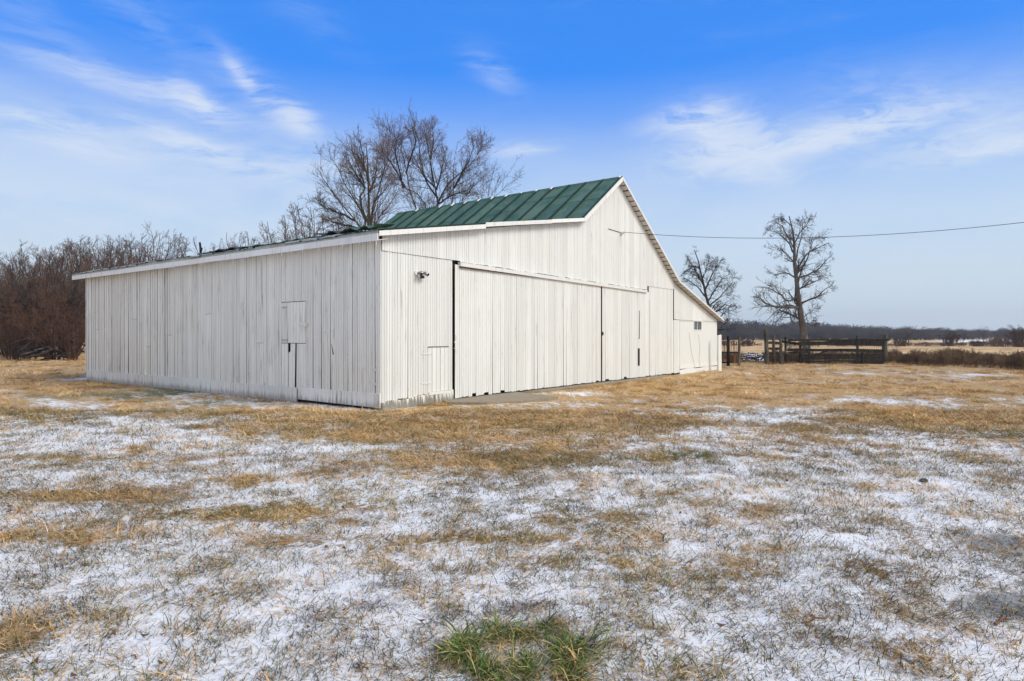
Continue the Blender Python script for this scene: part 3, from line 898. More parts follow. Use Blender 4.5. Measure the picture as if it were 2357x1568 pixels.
# lean-to gable: wide smooth boards above the joint
xl = xsplit
ws = [.42, .40, .62, .60, .58, .55, .6, .6, .6, .6]
zj2 = low_join
i = 0
while xl < x_W - .02:
    w = min(ws[i], x_W - xl); i += 1
    x0, x1 = xl, xl + w - .004
    board(gable_wall, 'f', x0, x1, zj2 if x0 > x_S + .15 else zj2 + .02, zj2, roof_z(x0), roof_z(x1), .004 + .003 * (i % 2), M['paint'], groove=False)
    xl += w
# vertical trim at the split, horizontal ledge
b = MB(); b.box((xsplit - .012, -.060, zj2 - .02), (xsplit + .012, -.032, joint(xsplit) + .02)); b.build('trim_strip', M['dark'], gable_wall)
# below: narrow boards then the smooth block panel
xq = on_front(1563, 780)[0]
for x0, x1 in run_boards(front_wall, x_S + .03, xq - .01, .20, .30, 0, 0, 0):
    board(front_wall, 'f', x0, x1, .05, .05, zj2 - .015, zj2 - .015, .006, M['paint'], groove=False, rag=.02)
wx0, wz1 = on_front(1595, 738); wx1, wz0 = on_front(1615, 761)
b = MB(); zp = .20
def panel(x0, x1, z0, z1):
    b.box((x0, -.03, z0), (x1, .035, z1))
panel(xq + .004, wx0, zp, zj2 - .02); panel(wx1, x_W, zp, zj2 - .02); panel(wx0, wx1, zp, wz0)
if zj2 - .02 > wz1 + .002: panel(wx0, wx1, wz1, zj2 - .02)
b.build('smooth_panel', M['block'], front_wall)
rough_strip('footing', xq, x_W, lambda x: -.08, lambda x: zp - .02 + .02 * math.sin(x * 3), .03, M['block'], barn, 30)
b = MB(); b.box((xq, -.045, zp - .002), (x_W, -.028, zp + .16)); b.build('kick_board', M['block'], front_wall)
b = MB(); b.box((xq, -.050, zj2 - .035), (x_W, -.031, zj2 - .012)); b.build('ledge', M['trim'], front_wall)
# window: frame, two panes, mullion
wf = MB(); t_ = .035
wf.box((wx0, -.045, wz0), (wx1, .03, wz0 + t_)); wf.box((wx0, -.045, wz1 - t_), (wx1, .03, wz1))
wf.box((wx0, -.045, wz0 + t_), (wx0 + t_, .03, wz1 - t_)); wf.box((wx1 - .12, -.045, wz0 + t_), (wx1, .03, wz1 - t_))
wf = wf.build('window', M['trim'], front_wall)
mid = (wx0 + t_ + wx1 - .12) / 2
b = MB(); b.box((mid - .015, -.02, wz0 + t_), (mid + .015, .02, wz1 - t_)); b.build('mullion', M['trim'], wf)
for a, c in ((wx0 + t_, mid - .015), (mid + .015, wx1 - .12)):
    b = MB(); b.box((a, -.004, wz0 + t_), (c, .002, wz1 - t_)); b.build('pane', M['glass'], wf)
# conduit wires on the panel
for pts in ([(1586, 766), (1590, 800), (1597, 835), (1600, 848)], [(1608, 770), (1611, 800), (1609, 830), (1612, 846)]):
    P3 = [(on_front(px, py, -.05)[0], -.052, on_front(px, py, -.05)[1]) for px, py in pts]
    b = MB(); b.tube(P3, .006, 5); b.build('wire', M['sheet_pale'], front_wall)
# corner trim at the right end
b = MB(); b.box((x_W, -.05, .02), (x_W + .03, .06, roof_z(x_W) - .05)); b.build('corner_trim', M['dark'], barn)

# flood light under the joint
fx, fz = on_front(965, 628, -.1)
fl = MB(); fl.tube([(fx - .03, -.03, fz), (fx - .03, -.07, fz)], .06, 14)
fl = fl.build('flood_light', M['trim'], front_wall, smooth=False)
for dx, tilt in ((.0, -.04), (.12, .05)):
    b = MB(); b.tube([(fx + dx - .02, -.07, fz), (fx + dx, -.13, fz + .005), (fx + dx + .02, -.145, fz + .0), (fx + dx + tilt, -.21, fz - .04)], [.018, .028, .042, .047], 12)
    b.build('lamp_head', M['chrome'], fl, smooth=True)
    b = MB(); b.tube([(fx + dx + tilt * 1.0, -.2105, fz - .0405), (fx + dx + tilt * 1.03, -.218, fz - .046)], .038, 12); b.build('lens', M['black'], fl)
b = MB(); b.box((fx + .04, -.16, fz - .125), (fx + .11, -.09, fz - .06)); b.tube([(fx + .07, -.10, fz - .08), (fx + .02, -.07, fz - .01)], .018, 6); b.build('sensor', M['black'], fl)

# ---- roofs
def slope_deck(name, p0, p1, y0, y1, th, mat):
    """flat deck between profile points p0,p1 (skin side up)"""
    (xa, za), (xb, zb) = p0, p1
    b = MB(); b.hexa([(xa, y0, za - th), (xb, y0, zb - th), (xb, y1, zb - th), (xa, y1, za - th),
                      (xa, y0, za), (xb, y0, zb), (xb, y1, zb), (xa, y1, za)])
    return b.build(name, mat, barn)
SKIN = .012
def lower(p, d): return (p[0], p[1] - d)
roof_w = slope_deck('shed_roof', lower(PROF[0], .02), lower(PROF[1], .02), -OH + .03, L_SIDE + .45, .05, M['dark'])
roof_m = slope_deck('main_roof', lower(PROF[1], .02), lower(PROF[2], .02), -OH + .03, LEN_MAIN + .1, .05, M['dark'])
roof_r = slope_deck('right_roof', lower(PROF[2], .02), lower(PROF[3], .02), 0.02, LEN_MAIN + .1, .05, M['dark'])
roof_l = slope_deck('lean_to_roof', lower(PROF[3], .02), lower(PROF[4], .02), 0.02, L_SIDE + .45, .05, M['dark'])
roof_b = slope_deck('rear_roof', (x_B, z_B - .03), (x_D, z_D - .05), LEN_MAIN + .12, L_SIDE + .45, .05, M['dark'])

def sheets(parent, p0, p1, y0, y1, n, seam=.028, jit=0.0, laps=1, mats=None, low_jit=0.0, reach=.0):
    """metal roof sheets with raised standing seams, each its own object"""
    (xa, za), (xb, zb) = p0, p1
    dx, dz = xb - xa, zb - za; L = math.hypot(dx, dz); ux, uz = dx / L, dz / L
    nx, nz = -uz, ux
    if nz < 0: nx, nz = -nx, -nz
    w = (y1 - y0) / n
    for i in range(n):
        ya = y0 + i * w; yb = ya + w - .004
        cuts = sorted([0] + [rr.uniform(.35, .75) for _ in range(laps if rr.random() < .55 else 0)] + [1])
        V = []; Fc = []
        for c in range(len(cuts) - 1):
            s0, s1 = cuts[c] * L, cuts[c + 1] * L
            if c == 0: s0 -= reach + rr.uniform(0, low_jit)
            lift0 = rr.uniform(0, jit) + (.008 if c > 0 else 0); lift1 = rr.uniform(0, jit * .5)
            if c > 0: s0 -= .05; lift0 += .004
            h = seam
            prof = [(ya, 0), (ya, h), (ya + .022, h), (ya + .030, .0), (yb - .030, 0), (yb, h * .8), (yb, 0)]
            prof = [(ya, 0), (ya, h), (ya + .040, h), (ya + .055, .002), (ya + w * .5, .002 + jit * .4 * rr.random()), (yb, .002), (yb, 0)]
            k = len(V); m = len(prof)
            for (s_, lf) in ((s0, lift0), (s1, lift1)):
                for q, (yy, hh) in enumerate(prof):
                    hh2 = hh + lf + SKIN * 0 + .003
                    V.append((xa + ux * s_ + nx * hh2, yy, za + uz * s_ + nz * hh2 - .015))
            for q in range(m - 1):
                Fc.append((k + q, k + q + 1, k + m + q + 1, k + m + q))
            # underside closing faces
            Fc.append((k + m - 1, k, k + m, k + 2 * m - 1))
            Fc.append(tuple(k + q for q in range(m)))
            Fc.append(tuple(k + m + q for q in range(m))[::-1])
        bb = MB(); bb.v = V; bb.f = Fc; bb.mi = [0] * len(Fc)
        mt = M['roof'] if mats is None else rr.choice(mats)
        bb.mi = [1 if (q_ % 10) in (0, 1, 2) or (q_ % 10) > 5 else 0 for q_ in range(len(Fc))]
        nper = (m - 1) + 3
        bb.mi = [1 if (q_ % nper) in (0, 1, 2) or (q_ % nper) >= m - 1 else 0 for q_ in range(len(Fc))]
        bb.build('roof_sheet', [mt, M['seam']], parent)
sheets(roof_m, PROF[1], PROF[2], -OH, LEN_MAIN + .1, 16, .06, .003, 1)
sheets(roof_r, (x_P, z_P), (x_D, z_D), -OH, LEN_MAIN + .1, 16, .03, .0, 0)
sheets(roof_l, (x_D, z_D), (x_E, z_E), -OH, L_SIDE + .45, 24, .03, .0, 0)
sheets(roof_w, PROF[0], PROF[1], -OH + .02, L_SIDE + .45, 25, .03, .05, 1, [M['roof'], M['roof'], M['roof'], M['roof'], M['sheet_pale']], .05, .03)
# ridge cap with snow caught at the seam heads
b = MB()
b.hexa([(x_P - .10, -OH - .01, z_P - .075), (x_P + .10, -OH - .01, z_P - .075), (x_P + .10, LEN_MAIN + .1, z_P - .075), (x_P - .10, LEN_MAIN + .1, z_P - .075),
        (x_P - .012, -OH - .01, z_P + .035), (x_P + .012, -OH - .01, z_P + .035), (x_P + .012, LEN_MAIN + .1, z_P + .035), (x_P - .012, LEN_MAIN + .1, z_P + .035)])
b.build('ridge_cap', M['roof'], barn)
dxm, dzm = x_P - x_B, z_P - z_B; Lm = math.hypot(dxm, dzm); ux, uz = dxm / Lm, dzm / Lm
wseam = (LEN_MAIN + .1 + OH) / 16
for i in range(16):
    yy = -OH + i * wseam + .03
    if rr.random() < .6:
        b = MB(); s0 = Lm - rr.uniform(.10, .26); s1 = Lm - .02
        wd = rr.uniform(.03, .07)
        c0 = (x_B + ux * s0 - uz * .062, yy, z_B + uz * s0 + ux * .062 - .01)
        c1 = (x_B + ux * s1 - uz * .066, yy, z_B + uz * s1 + ux * .066 - .01)
        b.beam(c0, c1, wd, .035, up=(-uz, 0, ux)); b.build('snow_patch', M['snow'], roof_m)
# torn sheets and loose edges along the side eave
ey = lambda px: on_side(px, 600, x_A)[0]
for px0, px1, lift, mt in [(724, 800, .085, 'sheet_rust'), (483, 545, .06, 'sheet_rust'), (545, 610, .035, 'roof'), (800, 870, .09, 'roof'), (660, 720, .035, 'roof'),
                           (455, 480, .03, 'roof'), (300, 350, .02, 'sheet_pale'), (610, 660, .03, 'sheet_pale')]:
    ya, yb = ey(px0), ey(px1); ya, yb = min(ya, yb), max(ya, yb)
    b = MB(); n_ = 8; V = []
    for i in range(n_ + 1):
        yy = ya + (yb - ya) * i / n_
        l_ = lift * 1.25 * (.6 + .4 * math.sin(i * 1.7 + px0)) + .045
        for xx, zz in ((x_A - .03, z_A + l_), (x_A + .5, z_A + .5 * slope0 + l_ * .7 + .03), (x_A + .5, z_A + .5 * slope0 + l_ * .7 + .02), (x_A - .03, z_A + l_ - .012)):
            V.append((xx + random.uniform(-.01, .01), yy, zz))
    Fc = []
    for i in range(n_):
        a = i * 4
        for q in range(4):
            Fc.append((a + q, a + (q + 1) % 4, a + 4 + (q + 1) % 4, a + 4 + q))
    Fc += [(3, 2, 1, 0), (n_ * 4, n_ * 4 + 1, n_ * 4 + 2, n_ * 4 + 3)]
    b.v = V; b.f = Fc; b.mi = [0] * len(Fc)
    b.build('loose_sheet', M[mt], roof_w)
# weathered strip of deck edge above the fascia
b = MB(); n_ = 50; V = []
for i in range(n_ + 1):
    yy = -OH + (L_SIDE + .45 + OH) * i / n_
    t_ = .03 + rr.uniform(0, .04)
    V += [(x_A - .015, yy, z_A - .06), (x_A + .2, yy, z_A - .02), (x_A + .2, yy, z_A + t_ + .03), (x_A - .015 - rr.uniform(0, .012), yy, z_A + t_ - .015)]
Fc = []
for i in range(n_):
    a = i * 4
    for q in range(4): Fc.append((a + q, a + 4 + q, a + 4 + (q + 1) % 4, a + (q + 1) % 4))
b.v = V; b.f = Fc; b.mi = [0] * len(Fc); b.build('deck_edge', M['sheet_pale'], roof_w)
# stub sticking up from the roof
sy = on_side(462, 590, x_A + .3)[0]; sz = z_A + .3 * slope0
b = MB(); b.tube([(x_A + .3, sy, sz), (x_A + .31, sy + .02, sz + .22), (x_A + .29, sy + .03, sz + .42)], [.04, .035, .03], 7)
b.tube([(x_A + .3, sy, sz + .12), (x_A + .28, sy - .12, sz + .24)], .02, 6); b.build('roof_stub', M['fence_dark'], roof_w)
# side fascia planks
ys = [-OH + .0] + [on_side(px, 600, x_A)[0] for px in (702, 579, 472, 400)] + [L_SIDE + .45]
for i in range(len(ys) - 1):
    ya, yb = ys[i] + .004, ys[i + 1] - .004
    dz0 = rr.uniform(-.008, .008)
    b = MB(); b.hexa([(x_A - .028, ya, z_A - .20 + dz0), (x_A - .002, ya, z_A - .20 + dz0), (x_A - .002, yb, z_A - .20 - dz0), (x_A - .028, yb, z_A - .20 - dz0),
                      (x_A - .028, ya, z_A - .055), (x_A - .002, ya, z_A - .055), (x_A - .002, yb, z_A - .055), (x_A - .028, yb, z_A - .055)])
    b.build('fascia_plank', M['trim'], roof_w)
b = MB(); b.hexa([(x_A, -OH + .03, z_A - .20), (0.0, -OH + .03, z_A - .14), (0.0, L_SIDE + .4, z_A - .14), (x_A, L_SIDE + .4, z_A - .20),
                  (x_A, -OH + .03, z_A - .185), (0.0, -OH + .03, z_A - .125), (0.0, L_SIDE + .4, z_A - .125), (x_A, L_SIDE + .4, z_A - .185)])
b.build('eave_soffit', M['soffit'], roof_w)
# rake fascia of the shed part: three slightly crooked planks
sections = [(x_A, 3.3, .0), (3.32, 6.2, .03), (6.22, x_B + .0, .0)]
xx = [x_A, x_A + (x_B - x_A) * .42, x_A + (x_B - x_A) * .78, x_B]
for i in range(3):
    a0, a1 = xx[i] + .003, xx[i + 1] - .003
    o0 = [.0, .035, .012][i]; o1 = [-.01, .0, -.01][i]
    za, zb = z_A + (a0 - x_A) * slope0 + o0, z_A + (a1 - x_A) * slope0 + o1
    b = MB(); h_ = .108
    b.hexa([(a0, -OH - .025, za - h_), (a1, -OH - .025, zb - h_), (a1, -OH, zb - h_), (a0, -OH, za - h_),
            (a0, -OH - .025, za), (a1, -OH - .025, zb), (a1, -OH, zb), (a0, -OH, za)])
    b.build('rake_plank', M['trim'], barn)
def rake(p0, p1, h_, nm='rake_plank', mat='trim', e0=0, e1=0):
    (xa, za), (xb, zb) = p0, p1
    b = MB(); b.hexa([(xa, -OH - .03, za - h_), (xb, -OH - .03, zb - h_), (xb, -OH - .004, zb - h_), (xa, -OH - .004, za - h_),
                      (xa, -OH - .03, za + .012), (xb, -OH - .03, zb + .012), (xb, -OH - .004, zb + .012), (xa, -OH - .004, za + .012)])
    return b.build(nm, M[mat], barn)
rake((x_B + .003, z_B), (x_P - .001, z_P), .145)
rake((x_P + .001, z_P), (x_D - .002, z_D), .06)
rake((x_D + .001, z_D), (x_E, z_E), .06)
# skip sheathing seen from below under the right rake: separate boards running back
def lookouts(p0, p1, n, th=.03):
    (xa, za), (xb, zb) = p0, p1
    L = math.hypot(xb - xa, zb - za); ux, uz = (xb - xa) / L, (zb - za) / L; nx, nz = uz, -ux
    if nz > 0: nx, nz = -nx, -nz
    for i in range(n):
        s0 = L * (i + .10) / n; s1 = L * (i + .86) / n
        jt = rr.uniform(-.01, .01)
        v = []
        for off in (.058, .028):
            for (s_, yy) in ((s0, -OH + .0), (s1 + jt, -OH + .0), (s1, .30), (s0 + jt, .30)):
                v.append((xa + ux * s_ + nx * (off + .0), yy, za + uz * s_ + nz * off))
        b = MB(); b.hexa(v); b.build('sheathing_board', M['soffit'], barn)
lookouts((x_P + .06, z_P - .05), (x_D, z_D), 22)
lookouts((x_D, z_D), (x_E, z_E), 15)
lookouts((x_A + .05, z_A - .02), (x_B, z_B), 26)
lookouts((x_B, z_B), (x_P - .05, z_P - .04), 12)
# icicles on the side eave
for px in (395, 402, 418, 463, 469, 538, 558, 604, 650, 698, 735, 790, 830, 868):
    iy = on_side(px, 600, x_A)[0]; L_ = rr.uniform(.05, .16)
    b = MB(); b.tube([(x_A - .02, iy, z_A - .205), (x_A - .02, iy, z_A - .205 - L_)], [.010, .001], 5); b.build('icicle', M['ice'], roof_w)

# white plank leaning at the barn's right corner
cw = at(1653, 851, 31.4)
pl = MB(); w_ = .17
dep = 1.6 * F / (852 - HY)
p0 = on_ground(1653, 853)
pw = empty('white_post', (p0[0], p0[1], 0), 'flat white post standing just right of the barn corner', 'post')
b = MB(); b.hexa([(-.10, -.06, -.05), (.06, -.14, -.05), (.10, -.06, -.05), (-.06, .02, -.05), (-.12, -.06, 1.58), (.04, -.14, 1.63), (.08, -.06, 1.63), (-.08, .02, 1.58)])
b.build('post_board', M['trim'], pw)

# ------------------------------------------------------------------ slab at the doors
def slab(name, pts, z0, z1, mat):
    n = len(pts); b = MB()
    b.add([(p[0], p[1], z0) for p in pts] + [(p[0], p[1], z1) for p in pts],
          [tuple(range(n))[::-1], tuple(range(n, 2 * n))] + [(i, (i + 1) % n, n + (i + 1) % n, n + i) for i in range(n)])
    return b.build(name, mat)
gpt = lambda px, py: on_ground(px, py)[:2]
s1 = [gpt(1031, 930), gpt(1120, 931), gpt(1200, 927), gpt(1284, 917), (4.9, .03), (xd0 - .35, .03)]
tag(slab('concrete_slab', s1, -.1, .045, M['concrete']), kind='structure')
s2 = [(5.2, .03), (5.6, -.34), (xd1, -.42), (xd2 + .1, -.45), (xd2 + 1.4, -.2), (xd2 + 1.4, .03)]
tag(slab('concrete_slab', s2, -.1, .035, M['concrete']), kind='structure')

# ------------------------------------------------------------------ power cable
P0 = np.array([sx1 + .1, -.22, sz1]); d0 = float(np.dot(P0 - CAM, FWD))
P1 = at(2357, 512, 17.5); hh = P1 - P0; sm = []
_mid = P0 + hh * .34; _dm = float(np.dot(_mid - CAM, FWD)); _sag = _mid[2] - at(1760, 548, _dm)[2]
for i in range(61):
    t = i / 60 * 1.9
    p = P0 + hh * t; p[2] -= _sag / (.34 * .66) * t * (1 - t); sm.append(p)
b = MB(); b.tube(sm, .008, 6); o = b.build('power_cable', M['cable'])
tag(o, 'thin dark power cable sagging from the gable to the right across the sky', 'cable')

# ------------------------------------------------------------------ trees
def tubes_mesh(name, groups, mat):
    """groups: list of (P[B,n,3], R[B,n], k)"""
    VV = []; QQ = []; off = 0
    for P, R, k in groups:
        B, n, _ = P.shape
        T = np.gradient(P, axis=1)
        T /= np.maximum(np.linalg.norm(T, axis=-1, keepdims=True), 1e-6)
        ref = np.where(np.abs(T[..., 2:3]) < .9, np.array([0, 0, 1.]), np.array([1., 0, 0]))
        N1 = np.cross(T, ref); N1 /= np.maximum(np.linalg.norm(N1, axis=-1, keepdims=True), 1e-6)
        N2 = np.cross(T, N1)
        a = np.arange(k) * 2 * np.pi / k
        ring = P[:, :, None, :] + R[:, :, None, None] * (np.cos(a)[None, None, :, None] * N1[:, :, None, :] + np.sin(a)[None, None, :, None] * N2[:, :, None, :])
        VV.append(ring.reshape(-1, 3))
        bi = np.arange(B)[:, None, None] * n * k; ii = np.arange(n - 1)[None, :, None] * k; jj = np.arange(k)[None, None, :]; j2 = (jj + 1) % k
        q = np.stack([bi + ii + jj, bi + ii + j2, bi + ii + k + j2, bi + ii + k + jj], -1).reshape(-1, 4) + off
        QQ.append(q); off += B * n * k
    return np_mesh(name, np.concatenate(VV), np.concatenate(QQ), mat, smooth=True)

def resample(pts, n):
    pts = np.array(pts, float); d = np.r_[0, np.cumsum(np.linalg.norm(np.diff(pts, axis=0), axis=1))]
    u = np.linspace(0, d[-1], n)
    return np.stack([np.interp(u, d, pts[:, i]) for i in range(3)], -1)

def grow(P, R, m, ratio, ang, n, up, curl, rng, tmin=.15, tmax=1.0, rr_=.55, rmin=.004, out=0.0, Lmax=None):
    B, np_, _ = P.shape
    idx = np.repeat(np.arange(B), m)
    N = len(idx)
    t = rng.uniform(tmin, tmax, N)
    ft = t * (np_ - 1); i0 = np.minimum(ft.astype(int), np_ - 2); fr = ft - i0
    base = P[idx, i0] * (1 - fr)[:, None] + P[idx, i0 + 1] * fr[:, None]
    rad = R[idx, i0] * (1 - fr) + R[idx, i0 + 1] * fr
    tan = P[idx, i0 + 1] - P[idx, i0]; tan /= np.maximum(np.linalg.norm(tan, axis=1, keepdims=True), 1e-6)
    L = np.linalg.norm(np.diff(P, axis=1), axis=2).sum(1)[idx]
    if Lmax is not None: L = np.minimum(L, Lmax)
    ln = L * ratio * (1.15 - .65 * t) * rng.uniform(.6, 1.25, N)
    rv = rng.normal(size=(N, 3)); rv -= (rv * tan).sum(1, keepdims=True) * tan; rv /= np.maximum(np.linalg.norm(rv, axis=1, keepdims=True), 1e-6)
    a = np.radians(rng.uniform(ang[0], ang[1], N))
    d = tan * np.cos(a)[:, None] + rv * np.sin(a)[:, None]
    d[:, 2] += up * .6; d /= np.linalg.norm(d, axis=1, keepdims=True)
    Q = np.zeros((N, n, 3)); Q[:, 0] = base
    for s in range(1, n):
        d = d + rng.normal(size=(N, 3)) * curl; d[:, 2] += up * .35
        d /= np.linalg.norm(d, axis=1, keepdims=True)
        Q[:, s] = Q[:, s - 1] + d * (ln / (n - 1))[:, None]
    r0 = np.maximum(rad * rr_, rmin)
    RR = r0[:, None] * np.linspace(1, .42, n)[None, :]
    RR = np.maximum(RR, rmin * .6)
    return Q, RR

def make_tree_meshes(limbs, radii, origin, levels, rng, bark, twig, name):
    """limbs: list of world polylines; returns (trunk mesh, crown mesh) relative to origin"""
    n = 10
    P = np.stack([resample(l, n) for l in limbs]) - np.array(origin)[None, None, :]
    R = np.stack([np.linspace(a, b_, n) for a, b_ in radii])
    # slight crookedness
    jit = rng.normal(size=P.shape) * R[..., None] * .35; jit[:, 0] = 0
    P = P + jit
    groups_t = [(P, R, 9)]
    groups_c = []
    cur = (P, R)
    for li, lv in enumerate(levels):
        Q = grow(cur[0], cur[1], rng=rng, **lv)
        k = 5 if li == 0 else (4 if li == 1 else 3)
        (groups_t if li == 0 else groups_c).append((Q[0], Q[1], k))
        cur = Q
    return tubes_mesh('trunk', groups_t, bark), tubes_mesh('crown', groups_c, twig)

def place_tree(name, meshes, loc, label, cat='tree', group=None, rz=0, sc=1, parts=('trunk', 'crown')):
    o = empty(name, loc, label, cat, group)
    o.rotation_euler = (0, 0, rz); o.scale = (sc, sc, sc)
    for nm, me in zip(parts, meshes):
        link(bpy.data.objects.new(nm, me), o)
    return o

def sketched(limbs_px, depth, base_px, dspread, rng):
    """limbs drawn over the photo at one distance; side limbs swing towards or away from the viewer"""
    out = []
    for li, l in enumerate(limbs_px):
        sw = rng.uniform(-1, 1) * dspread if li > 0 else 0
        n = len(l); pts = []
        for i, (px, py) in enumerate(l):
            dd = depth + sw * (i / max(1, n - 1))
            # keep attached at its own start
            p = at(px, py, dd)
            pts.append(p)
        out.append(pts)
    return out

rng = np.random.default_rng(3)
# --- lone tall tree beyond the corral
D1 = 50.0
lone = [
    [(1859, 824), (1853, 780), (1846, 740), (1838, 700), (1834, 655), (1831, 610), (1830, 575), (1826, 540), (1820, 515), (1817, 498)],
    [(1840, 708), (1815, 708), (1785, 706), (1762, 698), (1745, 682), (1727, 684)],
    [(1836, 680), (1826, 690), (1812, 694), (1800, 680), (1780, 668), (1758, 660), (1740, 662)],
    [(1834, 645), (1820, 630), (1802, 628), (1785, 634), (1770, 628)],
    [(1834, 668), (1850, 660), (1872, 650), (1893, 640), (1903, 632)],
    [(1842, 700), (1862, 690), (1880, 686), (1896, 668), (1917, 655)],
    [(1836, 640), (1862, 632), (1885, 620), (1900, 600), (1918, 585)],
    [(1832, 630), (1845, 600), (1862, 580), (1885, 570), (1908, 558)],
    [(1831, 610), (1815, 590), (1800, 575), (1785, 570)],
    [(1830, 585), (1812, 555), (1790, 535), (1765, 530)],
    [(1828, 560), (1842, 535), (1855, 520), (1862, 508)],
    [(1829, 575), (1800, 520), (1780, 508), (1765, 515)],
    [(1822, 520), (1800, 500), (1785, 498)],
    [(1846, 742), (1830, 745), (1822, 738), (1818, 720), (1800, 715), (1780, 730)],
    [(1834, 700), (1832, 720), (1836, 745)],
    [(1846, 735), (1858, 722), (1872, 715), (1885, 718)],
    [(1832, 600), (1838, 570), (1845, 545), (1848, 520), (1845, 505)],
    [(1834, 660), (1845, 620), (1858, 598), (1868, 560), (1880, 540)],
    [(1846, 742), (1860, 745), (1872, 748), (1882, 740)],
]
lr = [(.30, .035), (.12, .016), (.085, .015), (.07, .013), (.07, .013), (.08, .015), (.085, .015), (.085, .015), (.055, .012), (.08, .013), (.055, .012), (.06, .012), (.04, .01),
      (.06, .012), (.055, .02), (.05, .01), (.07, .013), (.08, .014), (.035, .01)]
lv = [dict(m=9, ratio=.42, ang=(30, 75), n=6, up=.08, curl=.24, tmin=.22, rmin=.014, rr_=.42, Lmax=4.6),
      dict(m=6, ratio=.62, ang=(25, 70), n=5, up=.06, curl=.22, tmin=.12, rmin=.010, rr_=.5),
      dict(m=4, ratio=.66, ang=(25, 65), n=4, up=.05, curl=.20, tmin=.1, rmin=.007)]
ms = make_tree_meshes(sketched(lone, D1, None, 3.0, rng), lr, at(1859, 824, D1) * [1, 1, 0], lv, rng, M['bark_grey'], M['twig_dark'], 'lone')
place_tree('bare_tree', ms, at(1859, 824, D1) * [1, 1, 0], 'tall leafless tree alone on the sky behind the dark plank corral', 'tree')

# --- smaller tree half hidden by the barn's right end
D2 = 56.0
sm_l = [
    [(1648, 820), (1640, 760), (1630, 700), (1618, 650), (1610, 610), (1603, 590), (1598, 575)],
    [(1618, 655), (1602, 625), (1590, 605), (1580, 590)],
    [(1622, 670), (1635, 640), (1645, 620), (1660, 600), (1668, 597)],
    [(1628, 695), (1650, 660), (1665, 640), (1683, 628)],
    [(1632, 705), (1655, 685), (1672, 665), (1684, 655)],
    [(1634, 725), (1655, 712), (1670, 700), (1684, 708)],
    [(1616, 645), (1625, 620), (1632, 600), (1634, 590)],
    [(1638, 745), (1655, 740), (1668, 745), (1680, 735)],
    [(1612, 620), (1600, 612), (1588, 618), (1575, 628)],
    [(1625, 685), (1605, 660), (1585, 645), (1572, 640)],
]
sr = [(.20, .03)] + [(.07, .014)] * 9
lv2 = [dict(m=10, ratio=.46, ang=(25, 65), n=6, up=.08, curl=.25, tmin=.15, rmin=.014, rr_=.42, Lmax=5),
       dict(m=6, ratio=.62, ang=(25, 65), n=5, up=.05, curl=.3, tmin=.12, rmin=.010, rr_=.5),
       dict(m=5, ratio=.64, ang=(25, 60), n=4, up=.05, curl=.3, tmin=.1, rmin=.008)]
o2 = at(1648, 820, D2) * [1, 1, 0]
ms2 = make_tree_meshes(sketched(sm_l, D2, None, 3.0, rng), sr, o2, lv2, rng, M['bark_dark'], M['twig_dark'], 'small')
place_tree('bare_tree', ms2, o2, 'smaller leafless tree rising right behind the low lean-to end of the barn', 'tree')

# --- the big pair behind the barn
def cpx(x, y):     # helper: numbers read off an enlarged crop
    return ((850 + x * .27577) * .8184, (320 + y * .27577) * .8184)
D3 = 33.0
big1 = [
    [(838, 825), (842, 700), (848, 600), cpx(690, 1170), cpx(680, 1000), cpx(685, 850), cpx(670, 650), cpx(680, 450), cpx(650, 300)],
    [(842, 640), cpx(640, 1100), cpx(580, 950), cpx(520, 850), cpx(440, 740), cpx(400, 640), cpx(350, 520), cpx(290, 440)],
    [(842, 650), cpx(610, 1180), cpx(520, 1060), cpx(400, 920), cpx(290, 780), cpx(230, 680), cpx(170, 600)],
    [cpx(540, 1090), cpx(420, 1030), cpx(320, 990), cpx(220, 960), cpx(130, 850)],
    [cpx(660, 1100), cpx(600, 960), cpx(580, 860), cpx(640, 760), cpx(600, 600), cpx(540, 440), cpx(490, 360)],
    [cpx(640, 760), cpx(560, 640), cpx(500, 530), cpx(470, 470)],
    [cpx(700, 1140), cpx(720, 960), cpx(790, 760), cpx(830, 600), cpx(850, 480), cpx(800, 300)],
    [(848, 660), cpx(740, 1100), cpx(830, 1000), cpx(920, 880), cpx(990, 760)],
    [cpx(680, 700), cpx(640, 560), cpx(620, 400), cpx(580, 260)],
    [cpx(690, 800), cpx(740, 660), cpx(760, 520), cpx(770, 420)],
    [cpx(600, 1180), cpx(470, 1140), cpx(370, 1120), cpx(250, 1080)],
]
br_ = [(.16, .02)] + [(.062, .010)] * 10
lv3 = [dict(m=20, ratio=.50, ang=(20, 50), n=6, up=.14, curl=.10, tmin=.08, rmin=.008, rr_=.38, Lmax=5.2),
       dict(m=8, ratio=.55, ang=(22, 55), n=5, up=.10, curl=.12, tmin=.08, rmin=.0060, rr_=.5),
       dict(m=4, ratio=.55, ang=(20, 55), n=3, up=.06, curl=.10, tmin=.1, rmin=.0052)]
o3 = at(840, 818, D3) * [1, 1, 0]
ms3 = make_tree_meshes(sketched(big1, D3, None, 2.0, rng), br_, o3, lv3, rng, M['bark_olive'], M['twig_brown'], 'big1')
place_tree('bare_tree', ms3, o3, 'large spreading leafless tree with olive bark, left one of the pair behind the barn roof', 'tree')
D4 = 36.0
